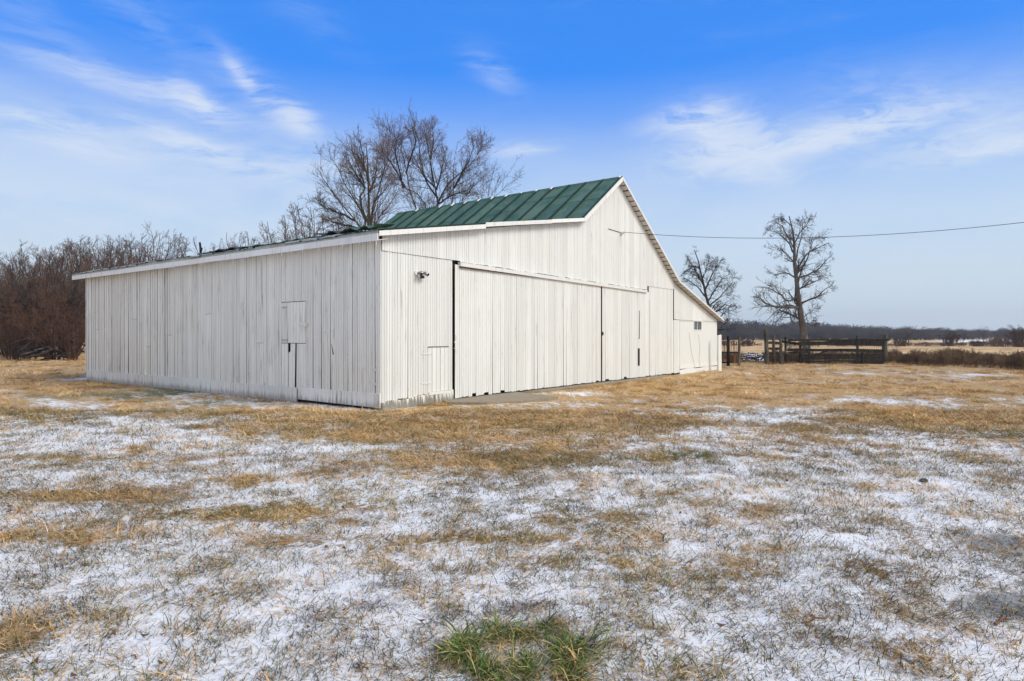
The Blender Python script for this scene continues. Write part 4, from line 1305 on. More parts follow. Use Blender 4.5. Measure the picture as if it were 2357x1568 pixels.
big2 = [
    [(1000, 820), (990, 700), (985, 600), cpx(1390, 940), cpx(1370, 800), cpx(1320, 600), cpx(1310, 480), cpx(1270, 300), cpx(1240, 120)],
    [(978, 620), cpx(1160, 960), cpx(1100, 790), cpx(1060, 560), cpx(1020, 400), cpx(960, 230), cpx(880, 150)],
    [(985, 640), cpx(1260, 900), cpx(1150, 790), cpx(1050, 760), cpx(930, 700), cpx(800, 620)],
    [cpx(1050, 750), cpx(960, 580), cpx(880, 460), cpx(800, 360), cpx(720, 300)],
    [(998, 650), cpx(1530, 900), cpx(1550, 720), cpx(1540, 560), cpx(1560, 400), cpx(1590, 280)],
    [cpx(1390, 900), cpx(1480, 720), cpx(1600, 620), cpx(1720, 520), cpx(1830, 350)],
    [cpx(1550, 760), cpx(1620, 620), cpx(1700, 480), cpx(1750, 320)],
    [cpx(1370, 780), cpx(1420, 600), cpx(1440, 450), cpx(1460, 380)],
    [cpx(1310, 460), cpx(1340, 300), cpx(1330, 120)],
    [(1010, 660), cpx(1600, 920), cpx(1740, 740), cpx(1840, 660), cpx(1890, 620)],
    [cpx(1390, 920), cpx(1470, 860), cpx(1600, 800), cpx(1700, 780)],
    [cpx(1030, 760), cpx(990, 560), cpx(950, 420), cpx(960, 280), cpx(1000, 150)],
    [cpx(1060, 600), cpx(1110, 440), cpx(1160, 300), cpx(1130, 170)],
    [cpx(1380, 860), cpx(1260, 700), cpx(1200, 460), cpx(1190, 260), cpx(1130, 130)],
    [cpx(1370, 760), cpx(1240, 640), cpx(1180, 520), cpx(1120, 420)],
]
o4 = at(1000, 820, D4) * [1, 1, 0]
ms4 = make_tree_meshes(sketched(big2, D4, None, 2.4, rng), [(.13, .012)] + [(.055, .009)] * 14, o4, lv3, rng, M['bark_dark'], M['twig_brown'], 'big2')
place_tree('bare_tree', ms4, o4, 'tall leafless tree with fine upright twigs behind the middle of the green roof', 'tree')
D5 = 38.0
big3 = [
    [(1125, 820), (1122, 700), (1120, 560), cpx(1880, 820), cpx(1930, 700), cpx(1960, 560)],
    [(1122, 600), cpx(1900, 850), cpx(1990, 760), cpx(2060, 650)],
    [(1120, 600), cpx(1800, 850), cpx(1850, 740), cpx(1870, 690)],
    [(1121, 620), cpx(1960, 840), cpx(2060, 770), cpx(2100, 700)],
]
o5 = at(1125, 820, D5) * [1, 1, 0]
lv5 = [dict(l_) for l_ in lv3]; lv5[0]['m'] = 9; lv5[1]['m'] = 5
ms5 = make_tree_meshes(sketched(big3, D5, None, 1.5, rng), [(.06, .01)] + [(.035, .008)] * 3, o5, lv5, rng, M['bark_dark'], M['twig_brown'], 'big3')
place_tree('bare_tree', ms5, o5, 'thin leafless treetop just showing over the ridge at the right of the pair', 'tree')

# --- generic bare trees (prototypes shared by copies)
def proto_tree(seed, H, spread, nst, bark, twig, r0=.14, lv=None, up=.35, fork=.45):
    """bare tree: short bole that forks into many rising limbs, rounded crown"""
    g = np.random.default_rng(seed)
    limbs = []; rad = []
    tk = [np.array([0, 0, 0.])]
    for i in range(5):
        tk.append(tk[-1] + np.array([g.normal() * .02 * H, g.normal() * .02 * H, H * fork / 5]))
    limbs.append(tk); rad.append((r0, r0 * .7))
    for i in range(nst):
        h0 = g.uniform(.35, 1.0) * H * fork; a = g.uniform(0, 2 * np.pi); lean = g.uniform(.15, 1.0)
        p = np.array([np.interp(h0, [q[2] for q in tk], [q[k] for q in tk]) for k in range(3)])
        tgt_h = H * (1 - .42 * lean ** 2) * g.uniform(.88, 1.0); tgt = np.array([math.cos(a) * spread * lean, math.sin(a) * spread * lean, tgt_h])
        ctrl = p + (tgt - p) * .5 + np.array([math.cos(a), math.sin(a), -.5]) * spread * .16 * lean
        pts = []
        for t_ in np.linspace(0, 1, 7):
            q = (1 - t_) ** 2 * p + 2 * t_ * (1 - t_) * ctrl + t_ * t_ * tgt
            pts.append(q + (g.normal(size=3) * .035 * spread if 0 < t_ < 1 else 0))
        limbs.append(pts); rad.append((r0 * g.uniform(.35, .55), r0 * .10))
    return make_tree_meshes(limbs, rad, (0, 0, 0), lv, g, bark, twig, 'p')
lvA = [dict(m=8, ratio=.34, ang=(20, 50), n=5, up=.14, curl=.2, tmin=.15, rmin=.013, rr_=.42, Lmax=5),
       dict(m=5, ratio=.60, ang=(20, 55), n=4, up=.10, curl=.16, tmin=.15, rmin=.010),
       dict(m=4, ratio=.6, ang=(20, 55), n=3, up=.08, curl=.16, tmin=.2, rmin=.008)]
treesA = [proto_tree(100 + i, 10, 4.0, 17, M['bark_dark'], M['twig_brown'], lv=lvA) for i in range(3)]
def top_of(ms_):
    zs = np.empty(len(ms_[1].vertices) * 3, np.float32); ms_[1].vertices.foreach_get('co', zs); return float(np.percentile(zs[2::3], 98.0))
HA = [top_of(m_) for m_ in treesA]
print('proto heights', HA)
def tree_at(px, top_py, depth, label, mi=0, group=None, H=10.5, name='bare_tree', meshes=None):
    p = at(px, 800, depth); p[2] = 0
    top = EYE + depth * (HY - top_py) / F
    return place_tree(name, (meshes or treesA)[mi], p, label, 'tree', group, rz=random.uniform(0, 6), sc=top / HA[mi])
# over the side eave, from left to right
tree_at(352, 535, 62, 'rounded leafless treetop standing highest over the low left end of the roof', 1)
tree_at(255, 560, 60, 'leafless tree in the row behind the roof end, left of the rounded top', 0)
tree_at(215, 560, 58, 'leafless tree right above the far eave corner of the barn', 2)
tree_at(298, 570, 64, 'low leafless tree between two taller ones above the far roof end', 2)
tree_at(158, 590, 66, 'leafless tree left of the far eave corner, behind the brown thicket', 1)
tree_at(522, 543, 75, 'small leafless treetop over the side eave beside the roof stub', 0)
tree_at(578, 566, 80, 'faint low twigs of a tree over the middle of the side eave', 2)
tree_at(625, 538, 78, 'small rounded leafless treetop over the middle of the side eave', 1)
tree_at(680, 515, 70, 'small leafless treetop over the eave, next left of the tall pair', 0)
tree_at(738, 483, 55, 'leafless tree leaning out at the left foot of the tall pair', 2)
tree_at(790, 500, 60, 'leafless tree half behind the left one of the tall pair', 1)

# thicket at the left: dense reddish shrubs
def proto_shrub(seed, H, nst, lv):
    g = np.random.default_rng(seed); limbs = []; rad = []
    for i in range(nst):
        a = g.uniform(0, 2 * np.pi); r = abs(g.normal()) * .45
        p = np.array([r * math.cos(a), r * math.sin(a), -.05]); d = np.array([math.cos(a) * .3, math.sin(a) * .3, 1.]); pts = [p]
        ln = H * g.uniform(.65, 1.0)
        for s in range(6):
            d = d + g.normal(size=3) * .12; d[2] += .03; d /= np.linalg.norm(d); pts.append(pts[-1] + d * ln / 6)
        limbs.append(pts); rad.append((g.uniform(.03, .06), .012))
    return make_tree_meshes(limbs, rad, (0, 0, 0), lv, g, M['bark_red'], M['twig_red'], 's')
lvS = [dict(m=7, ratio=.40, ang=(18, 55), n=5, up=.14, curl=.22, tmin=.12, rmin=.012, Lmax=3),
       dict(m=4, ratio=.55, ang=(20, 55), n=4, up=.10, curl=.25, tmin=.15, rmin=.010),
       dict(m=3, ratio=.6, ang=(20, 55), n=3, up=.08, curl=.25, tmin=.2, rmin=.008)]
shrubs = [proto_shrub(200 + i, 5.0, 14, lvS) for i in range(3)]
HS = [top_of(m_) for m_ in shrubs]
rs = random.Random(9)
k = 0
for row, (dep, n_, tp0, tp1) in enumerate([(43, 9, 720, 650), (48, 9, 690, 620), (54, 8, 660, 620)]):
    for i in range(n_):
        px = -240 + 440 * (i + rs.uniform(.1, .9)) / n_
        if px > 185 and row == 0: px = 170
        top = rs.uniform(tp1, tp0)
        p = at(px, 800, dep + rs.uniform(-1.5, 1.5)); p[2] = 0
        H = EYE + dep * (HY - top) / F
        place_tree('bare_shrub', shrubs[k % 3], p, 'reddish brown leafless shrub in the thicket left of the barn', 'shrub', 'shrubs of the thicket left of the barn', rs.uniform(0, 6), H / HS[k % 3], ('stem', 'twigs')); k += 1
for i, (px, tp, dp) in enumerate([(12, 590, 46), (62, 585, 50), (98, 566, 47), (140, 574, 49), (172, 590, 53)]):
    p = at(px, 800, dp); p[2] = 0
    place_tree('bare_tree', treesA[i % 3], p, ['leafless tree at the very left edge of the picture', 'leafless tree over the left half of the brown thicket',
               'highest leafless treetop over the brown thicket at the left', 'leafless tree right of the highest treetop over the thicket', 'leafless tree at the thicket end next to the barn corner'][i], 'tree', None, i * 1.3, (EYE + dp * (HY - tp) / F) / HA[i % 3])
for i in range(9):
    px = -260 + 50 * i + rs.uniform(-10, 10); dp = rs.uniform(56, 64); tp = rs.uniform(585, 620)
    p = at(px, 800, dp); p[2] = 0
    place_tree('bare_tree', treesA[i % 3], p, 'leafless tree standing back in the thicket left of the barn', 'tree', 'trees at the back of the thicket', i * 1.7, (EYE + dp * (HY - tp) / F) / HA[i % 3])
for i, (px, tp) in enumerate([(185, 566), (232, 552), (276, 566), (322, 556), (372, 548), (205, 575), (300, 580)]):
    dp = 66 + 2 * i; p = at(px, 800, dp); p[2] = 0
    place_tree('bare_tree', treesA[(i + 1) % 3], p, 'leafless tree in the row behind the low far end of the barn roof', 'tree', 'trees behind the low end of the roof', i * 2.1, (EYE + dp * (HY - tp) / F) / HA[(i + 1) % 3])
# trees behind the barn that close the view between thicket and roof
def log_pile():
    p = at(108, 826, 42.0); p[2] = 0
    o = empty('brush_pile', p, 'dark pile of broken branches at the foot of the thicket left of the barn', 'brush pile')
    b = MB()
    for i in range(46):
        a = rs.uniform(0, 3.14); L_ = rs.uniform(.8, 2.4); c = Vector((rs.gauss(0, .9), rs.gauss(0, .5), rs.uniform(.1, 1.1)))
        d = Vector((math.cos(a), math.sin(a), rs.uniform(-.4, .4))) * L_ / 2
        b.tube([c - d, c + d * .2 + Vector((0, 0, .05)), c + d], [.06, .045, .02], 5)
    b.build('branch', [M['bark_dark']], o)
    b = MB()
    for i in range(4):
        c = Vector((rs.gauss(0, .6), -.6, rs.uniform(.3, .9))); b.tube([c - Vector((.5, 0, .15)), c + Vector((.4, 0, .1))], .045, 6)
    b.build('pale_log', M['bark_grey'], o)
log_pile()

# ------------------------------------------------------------------ geometry-node scatter for grass, weeds, the far wood
def scatter(name, protos, pos, idx, rotz, tiltv, scl, tint, label=None):
    me = bpy.data.meshes.new(name)
    me.vertices.add(len(pos)); me.vertices.foreach_set('co', np.asarray(pos, np.float32).ravel())
    a = me.attributes.new('idx', 'INT', 'POINT'); a.data.foreach_set('value', idx.astype(np.int32))
    rot = np.zeros((len(pos), 3), np.float32); rot[:, 2] = rotz; rot[:, 0] = tiltv[:, 0]; rot[:, 1] = tiltv[:, 1]
    a = me.attributes.new('rot', 'FLOAT_VECTOR', 'POINT'); a.data.foreach_set('vector', rot.ravel())
    a = me.attributes.new('scl', 'FLOAT_VECTOR', 'POINT')
    sc = np.asarray(scl, np.float32)
    if sc.ndim == 1: sc = np.repeat(sc[:, None], 3, 1)
    a.data.foreach_set('vector', sc.ravel())
    a = me.attributes.new('tint', 'FLOAT', 'POINT'); a.data.foreach_set('value', tint.astype(np.float32))
    me.update()
    o = link(bpy.data.objects.new(name, me))
    pc = bpy.data.collections.new(name + '_kinds')
    for i, m_ in enumerate(protos):
        pc.objects.link(bpy.data.objects.new('%s_kind_%02d' % (name, i), m_))
    ng = bpy.data.node_groups.new(name, 'GeometryNodeTree')
    ng.interface.new_socket('Geometry', in_out='INPUT', socket_type='NodeSocketGeometry')
    ng.interface.new_socket('Geometry', in_out='OUTPUT', socket_type='NodeSocketGeometry')
    nn = ng.nodes; ll = ng.links
    gi = nn.new('NodeGroupInput'); go = nn.new('NodeGroupOutput')
    ci = nn.new('GeometryNodeCollectionInfo'); ci.inputs['Collection'].default_value = pc
    ci.inputs['Separate Children'].default_value = True; ci.inputs['Reset Children'].default_value = True
    ip = nn.new('GeometryNodeInstanceOnPoints'); ip.inputs['Pick Instance'].default_value = True
    def na(nm, ty):
        x = nn.new('GeometryNodeInputNamedAttribute'); x.data_type = ty; x.inputs['Name'].default_value = nm; return x.outputs[0]
    mp = nn.new('GeometryNodeMeshToPoints'); mp.inputs['Radius'].default_value = .001
    ll.new(gi.outputs[0], mp.inputs[0]); ll.new(mp.outputs[0], ip.inputs['Points'])
    ll.new(ci.outputs[0], ip.inputs['Instance'])
    ll.new(na('idx', 'INT'), ip.inputs['Instance Index'])
    e2r = nn.new('FunctionNodeEulerToRotation'); ll.new(na('rot', 'FLOAT_VECTOR'), e2r.inputs[0]); ll.new(e2r.outputs[0], ip.inputs['Rotation'])
    ll.new(na('scl', 'FLOAT_VECTOR'), ip.inputs['Scale'])
    ll.new(ip.outputs[0], go.inputs[0])
    md = o.modifiers.new('scatter', 'NODES'); md.node_group = ng
    tag(o, label, None, None, 'stuff')
    return o

def tuft(seed, n, rad, lmin, lmax, wmin, wmax, lay, cols, segs=3, comb=None):
    """a mesh of n bent grass blades. lay 0 = upright, 1 = pressed flat. comb = shared heading (radians)"""
    g = np.random.default_rng(seed)
    V = []; Q = []; C = []
    for i in range(n):
        a = g.uniform(0, 2 * np.pi); r = rad * math.sqrt(g.random())
        p = np.array([r * math.cos(a), r * math.sin(a), -.006])
        h = (comb + g.normal() * .55) if comb is not None else g.uniform(0, 2 * np.pi)
        L = g.uniform(lmin, lmax); w = g.uniform(wmin, wmax)
        el = (1 - lay) * g.uniform(.7, 1.35) + lay * g.uniform(.12, .75)
        d = np.array([math.cos(h) * math.cos(el), math.sin(h) * math.cos(el), math.sin(el)])
        bend = g.uniform(.25, .6) * (1.4 if lay > .5 else 1.0)
        turn = g.normal() * .35
        base = len(V)
        col = np.array(cols[g.integers(len(cols))]) * g.uniform(.7, 1.25)
        for s in range(segs + 1):
            f = s / segs
            side = np.array([-d[1], d[0], 0]); side /= max(np.linalg.norm(side), 1e-3)
            tw = g.normal() * .4; side = side * math.cos(tw) + np.array([0, 0, 1]) * math.sin(tw)
            ww = w * (1 - f * .85) * .5
            V += [p - side * ww, p + side * ww]; C += [col * (.85 + .3 * f)] * 2
            p = p + d * L / segs
            if p[2] < .003: p[2] = .003 + g.random() * .008
            d[2] -= bend * (.5 + f)
            hh = math.atan2(d[1], d[0]) + turn * .5; m_ = math.hypot(d[0], d[1]); d[0], d[1] = math.cos(hh) * m_, math.sin(hh) * m_
            d /= np.linalg.norm(d)
        for s in range(segs):
            Q.append((base + 2 * s, base + 2 * s + 1, base + 2 * s + 3, base + 2 * s + 2))
    me = np_mesh('tuft', np.array(V), np.array(Q), M['blade'])
    at_ = me.attributes.new('bcol', 'FLOAT_COLOR', 'POINT')
    at_.data.foreach_set('color', np.concatenate([np.clip(np.array(C), 0, 1), np.ones((len(C), 1))], 1).astype(np.float32).ravel())
    return me

STRAW = [(.62, .38, .15), (.74, .50, .25), (.48, .28, .10), (.82, .64, .40), (.30, .17, .07), (.66, .38, .15), (.54, .34, .12)]
OLIVE = [(.13, .13, .045), (.20, .19, .07), (.08, .10, .028), (.36, .27, .12), (.15, .11, .05)]
DARKB = [(.060, .045, .03), (.10, .07, .042), (.045, .045, .022), (.085, .085, .035), (.20, .14, .08)]
GREENS = [(.055, .105, .018), (.10, .17, .03), (.17, .22, .055), (.04, .075, .014), (.30, .26, .10), (.50, .34, .15)]
BROWNS = [(.050, .026, .020), (.075, .038, .027), (.03, .018, .015), (.11, .06, .04)]
protos = []
K = {}
def fam(nm, cnt, **kw):
    K[nm] = (len(protos), cnt)
    for i in range(cnt):
        c = (i * 1.3) if kw.get('combed') else None
        kk = {a: b_ for a, b_ in kw.items() if a != 'combed'}
        protos.append(tuft(1000 + len(protos), comb=c, **kk))
fam('straw', 4, n=26, rad=.14, lmin=.07, lmax=.19, wmin=.0038, wmax=.0068, lay=.9, cols=STRAW, combed=True)
fam('straw_up', 3, n=30, rad=.07, lmin=.07, lmax=.15, wmin=.003, wmax=.0055, lay=.55, cols=STRAW + OLIVE[:2])
fam('olive', 4, n=20, rad=.12, lmin=.05, lmax=.15, wmin=.0038, wmax=.0065, lay=.75, cols=OLIVE + STRAW[:2], combed=True)
fam('sprig', 5, n=14, rad=.14, lmin=.030, lmax=.10, wmin=.0036, wmax=.0060, lay=.7, cols=DARKB + OLIVE + STRAW[1:3], segs=2)
fam('green', 3, n=26, rad=.06, lmin=.07, lmax=.17, wmin=.0045, wmax=.0085, lay=.62, cols=GREENS, combed=True)
fam('brown', 3, n=26, rad=.11, lmin=.025, lmax=.075, wmin=.0025, wmax=.004, lay=.7, cols=BROWNS, segs=2)
fam('bigstraw', 4, n=60, rad=.30, lmin=.12, lmax=.30, wmin=.007, wmax=.014, lay=.85, cols=STRAW, segs=2, combed=True)
fam('bigolive', 3, n=60, rad=.30, lmin=.10, lmax=.24, wmin=.007, wmax=.013, lay=.8, cols=OLIVE + STRAW[:2], segs=2, combed=True)
fam('stalk', 3, n=7, rad=.05, lmin=.12, lmax=.26, wmin=.003, wmax=.005, lay=.1, cols=DARKB + STRAW[:1])
for i in range(len(protos)):
    protos[i].name = 'tuft'

def scatter_grass():
    g = np.random.default_rng(77)
    P = []; I = []; S = []; T = []; RZ = []
    wind = -.35          # most dead grass lies one way
    def zone(d0, d1, dens, tan_half, kinds, smul=1.0, power=1):
        area = tan_half * (d1 ** 2 - d0 ** 2)
        n = int(area * dens)
        d = np.sqrt(g.uniform(d0 ** 2, d1 ** 2, n)); l = g.uniform(-1, 1, n) * tan_half * d
        X = CAM[0] + FWD[0] * d + RGT[0] * l; Y = CAM[1] + FWD[1] * d + RGT[1] * l
        ok = ~((X > -.02) & (Y > -.02) & (X < x_W + .02) & (Y < L_SIDE))
        ok &= ~((X > xd0 - .3) & (X < 5.6) & (Y > -.95) & (Y < .1) & (g.random(n) < .93))
        ok &= ~((X > 5.2) & (X < xd2 + 1.3) & (Y > -.4) & (Y < .1) & (g.random(n) < .9))
        X, Y, d, l = X[ok], Y[ok], d[ok], l[ok]
        sn, gr, br, ba, _, _ = masks(X, Y)
        sn = sn + (fbm(X * 6, Y * 6, 91, 3) - .5) * .7
        u = g.random(len(X)); kind = np.full(len(X), -1); sc = g.uniform(.7, 1.3, len(X))
        kind_idx = kinds(sn, gr, br, ba, u, X, Y, g, d)
        keep = kind_idx >= 0
        X, Y, kind_idx, sc, sn = X[keep], Y[keep], kind_idx[keep], sc[keep], sn[keep]
        Z = gheight(X, Y)
        P.append(np.stack([X, Y, Z], -1)); I.append(kind_idx); S.append(sc * smul)
        T.append(np.clip(.5 + (fbm(X * 1.1, Y * 1.1, 71, 3) - .5) * 1.2 + g.normal(size=len(X)) * .12, 0, 1))
        rz = wind + (fbm(X * .8, Y * .8, 81, 2) - .5) * 5.0 + g.normal(size=len(X)) * .5
        RZ.append(rz)
    def pick(nm, n):
        a, c = K[nm]; return a + g.integers(0, c, n)
    def near(sn, gr, br, ba, u, X, Y, g, d):
        n = len(u); out = np.full(n, -1)
        cov = np.clip((sn - .30) / .45, 0, 1)      # 1 = snow covered
        p_thatch = .10 + (1 - cov) * .85
        m1 = u < p_thatch
        isg = g.random(n) < np.clip((gr + .03) * 2.1, .22, .95)
        out = np.where(m1 & ~isg, pick('straw', n), out)
        out = np.where(m1 & isg, pick('olive', n), out)
        m2 = (~m1) & (g.random(n) < np.clip((fbm(X * 2.6, Y * 2.6, 55, 3) - .22) * 2.6, .20, 1))
        out = np.where(m2, pick('sprig', n), out)
        mb = g.random(n) < np.clip((br - .30) * 1.6, 0, .9)
        out = np.where(mb, pick('brown', n), out)
        mba = (ba > .25)
        out = np.where(mba, np.where(g.random(n) < .55, pick('sprig', n), -1), out)
        mu = (out >= 0) & m1 & (g.random(n) < .14)
        out = np.where(mu, pick('straw_up', n), out)
        mk = (g.random(n) < .004)
        out = np.where(mk, pick('stalk', n), out)
        return out
    def far(sn, gr, br, ba, u, X, Y, g, d):
        n = len(u)
        cov = np.clip((sn - .12) / .35, 0, 1)
        m1 = u < (1 - cov) * .9
        isg = g.random(n) < np.clip((gr - .25) * 1.3, 0, .8)
        out = np.where(m1 & ~isg, pick('bigstraw', n), -1)
        out = np.where(m1 & isg, pick('bigolive', n), out)
        m2 = (~m1) & (g.random(n) < .25)
        out = np.where(m2, pick('sprig', n), out)
        return out
    zone(1.6, 5.0, 330, 1.15, near, .85)
    zone(5.0, 9.0, 190, 1.0, near, 1.0)
    zone(9.0, 14.0, 60, .95, near, 1.35)
    zone(12.0, 26.0, 8, .95, far, .75)
    zone(26.0, 48.0, 2.4, .95, far, 1.0)
    # the bright green clump at the bottom and a few more
    for (px, py, rx, ry, n, nm, s) in [(1200, 1450, .11, .03, 16, 'green', 1.15), (1070, 1490, .05, .06, 14, 'green', 1.25), (1325, 1505, .05, .05, 15, 'green', 1.3), (1150, 1545, .10, .04, 14, 'green', 1.2), (1265, 1550, .08, .04, 10, 'green', 1.1), (1230, 1480, .10, .06, 10, 'olive', 1.0), (1560, 1550, .14, .04, 12, 'olive', 1.1), (1600, 1330, .2, .08, 14, 'olive', 1.0), (1190, 1510, .26, .11, 12, 'olive', .9), (1570, 1045, .25, .12, 30, 'green', .9),
                                      (2040, 940, .6, .3, 0, 'straw_up', 1.2), (1180, 1395, .09, .03, 26, 'brown', .8), (1290, 1430, .05, .02, 8, 'brown', .8), (860, 1395, .12, .03, 26, 'brown', .8), (720, 1420, .08, .02, 12, 'brown', .8), (1040, 1420, .05, .04, 14, 'brown', .8),
                                      (870, 1352, .06, .02, 9, 'brown', .8), (940, 1345, .05, .02, 9, 'brown', .8), (600, 1352, .05, .02, 9, 'brown', .8),
                                      (250, 1130, .12, .08, 14, 'stalk', 1.0), (310, 1210, .10, .06, 10, 'stalk', .8), (355, 1030, .2, .15, 12, 'stalk', 1.2), (430, 985, .2, .1, 6, 'stalk', 1),
                                      (1690, 1085, .2, .1, 8, 'stalk', .9), (960, 930, .6, .25, 50, 'straw_up', 1.6), (1050, 945, .8, .3, 40, 'straw_up', 1.4), (1870, 990, .5, .25, 30, 'straw_up', 1.3)]:
        if not n: continue
        c = on_ground(px, py)
        a = g.uniform(-1.7, 1.7, n) * rx if nm == 'green' else g.normal(size=n) * rx; b_ = g.normal(size=n) * ry
        X = c[0] + RGT[0] * a + FWD[0] * b_; Y = c[1] + RGT[1] * a + FWD[1] * b_
        ok = ~((X > -.02) & (Y > -.1)); X, Y = X[ok], Y[ok]
        P.append(np.stack([X, Y, gheight(X, Y)], -1)); I.append(pick(nm, len(X))); S.append(g.uniform(.7, 1.2, len(X)) * s)
        T.append(g.uniform(.2, .9, len(X))); RZ.append(g.uniform(0, 6.28, len(X)))
    P = np.concatenate(P); I = np.concatenate(I); S = np.concatenate(S); T = np.concatenate(T); RZ = np.concatenate(RZ)
    tilt = g.normal(size=(len(P), 2)) * .08
    print('tufts', len(P))
    scatter('grass', protos, P, I, RZ, tilt, S, T)
scatter_grass()

# weeds along the field edge on the right, and low shrubs along the walls
def weed_mesh(seed, H=1.0, n=9):
    g = np.random.default_rng(seed); limbs = []; rad = []
    for i in range(n):
        a = g.uniform(0, 6.28); r = .18 * math.sqrt(g.random()); p = np.array([r * math.cos(a), r * math.sin(a), 0.]); d = np.array([g.normal() * .18, g.normal() * .18, 1.]); pts = [p]
        for s in range(4):
            d = d + g.normal(size=3) * .10; d /= np.linalg.norm(d); pts.append(pts[-1] + d * H * g.uniform(.75, 1.0) / 4)
        limbs.append(pts); rad.append((.008, .004))
    P = np.stack([resample(l, 5) for l in limbs]); R = np.stack([np.linspace(a, b_, 5) for a, b_ in rad])
    Q1 = grow(P, R, 6, .35, (20, 60), 4, .2, .2, g, tmin=.35, rmin=.006)
    Q2 = grow(Q1[0], Q1[1], 3, .5, (20, 70), 3, .1, .3, g, tmin=.4, rmin=.013, rr_=1.3)
    return tubes_mesh('weed', [(P, R, 4), (Q1[0], Q1[1], 3), (Q2[0], Q2[1], 3)], M_weed[seed % 2])
M_weed = [mat_bark('brown_weed', (.085, .052, .034), (.24, .15, .09), 1), mat_bark('tan_weed', (.14, .09, .05), (.36, .24, .14), 1)]
weeds = [weed_mesh(s) for s in range(6)]
def field_weeds():
    g = np.random.default_rng(5)
    n = 720
    px = g.uniform(2040, 2700, n); fr = g.random(n)
    front = np.interp(px, [2040, 2300, 2700], [36.5, 31.0, 27.0]); dep = front + fr * 5.0
    P = np.stack([at(a, 800, b_) for a, b_ in zip(px, dep)]); P[:, 2] = -.02
    hgt = (.22 + .95 * fbm(px * .05, dep * .3, 3, 3)) * g.uniform(.55, 1.15, n) * np.interp(px, [2040, 2120, 2400], [.9, 1.0, .9])
    idx = np.where(g.random(n) < .35, 1 + 2 * g.integers(0, 3, n), 2 * g.integers(0, 3, n))
    # behind the fence and around the brush
    m = 520
    px2 = np.concatenate([g.uniform(1655, 2040, m // 2), g.uniform(1700, 1860, m // 2)]); dep2 = g.uniform(37.5, 41.5, m)
    P2 = np.stack([at(a, 800, b_) for a, b_ in zip(px2, dep2)]); P2[:, 2] = -.02
    h2 = g.uniform(.25, .75, m)
    keep = ~((px2 > 1703) & (px2 < 1760)); P2 = P2[keep]; h2 = h2[keep]
    P = np.concatenate([P, P2]); hgt = np.concatenate([hgt, h2]); idx = np.concatenate([idx, g.integers(0, 6, len(P2))])
    scatter('field_weeds', weeds, P, idx, g.uniform(0, 6.28, len(P)), g.normal(size=(len(P), 2)) * .08, hgt, g.random(len(P)))
field_weeds()
def hedge_row():
    g = np.random.default_rng(15); n = 330
    px = g.uniform(1640, 2800, n); dep = g.uniform(94, 101, n)
    P = np.stack([at(a, 800, b_) for a, b_ in zip(px, dep)]); P[:, 2] = -.05
    h = (.2 + 1.5 * fbm(px * .02, dep * .1, 13, 3) ** 2) * g.uniform(.6, 1.2, n)
    sc = np.stack([h * 2.2, h * 2.2, h], -1)
    scatter('hedge_row', weeds, P, 2 * g.integers(0, 3, n), g.uniform(0, 6.28, n), g.normal(size=(n, 2)) * .05, sc, g.random(n))
hedge_row()

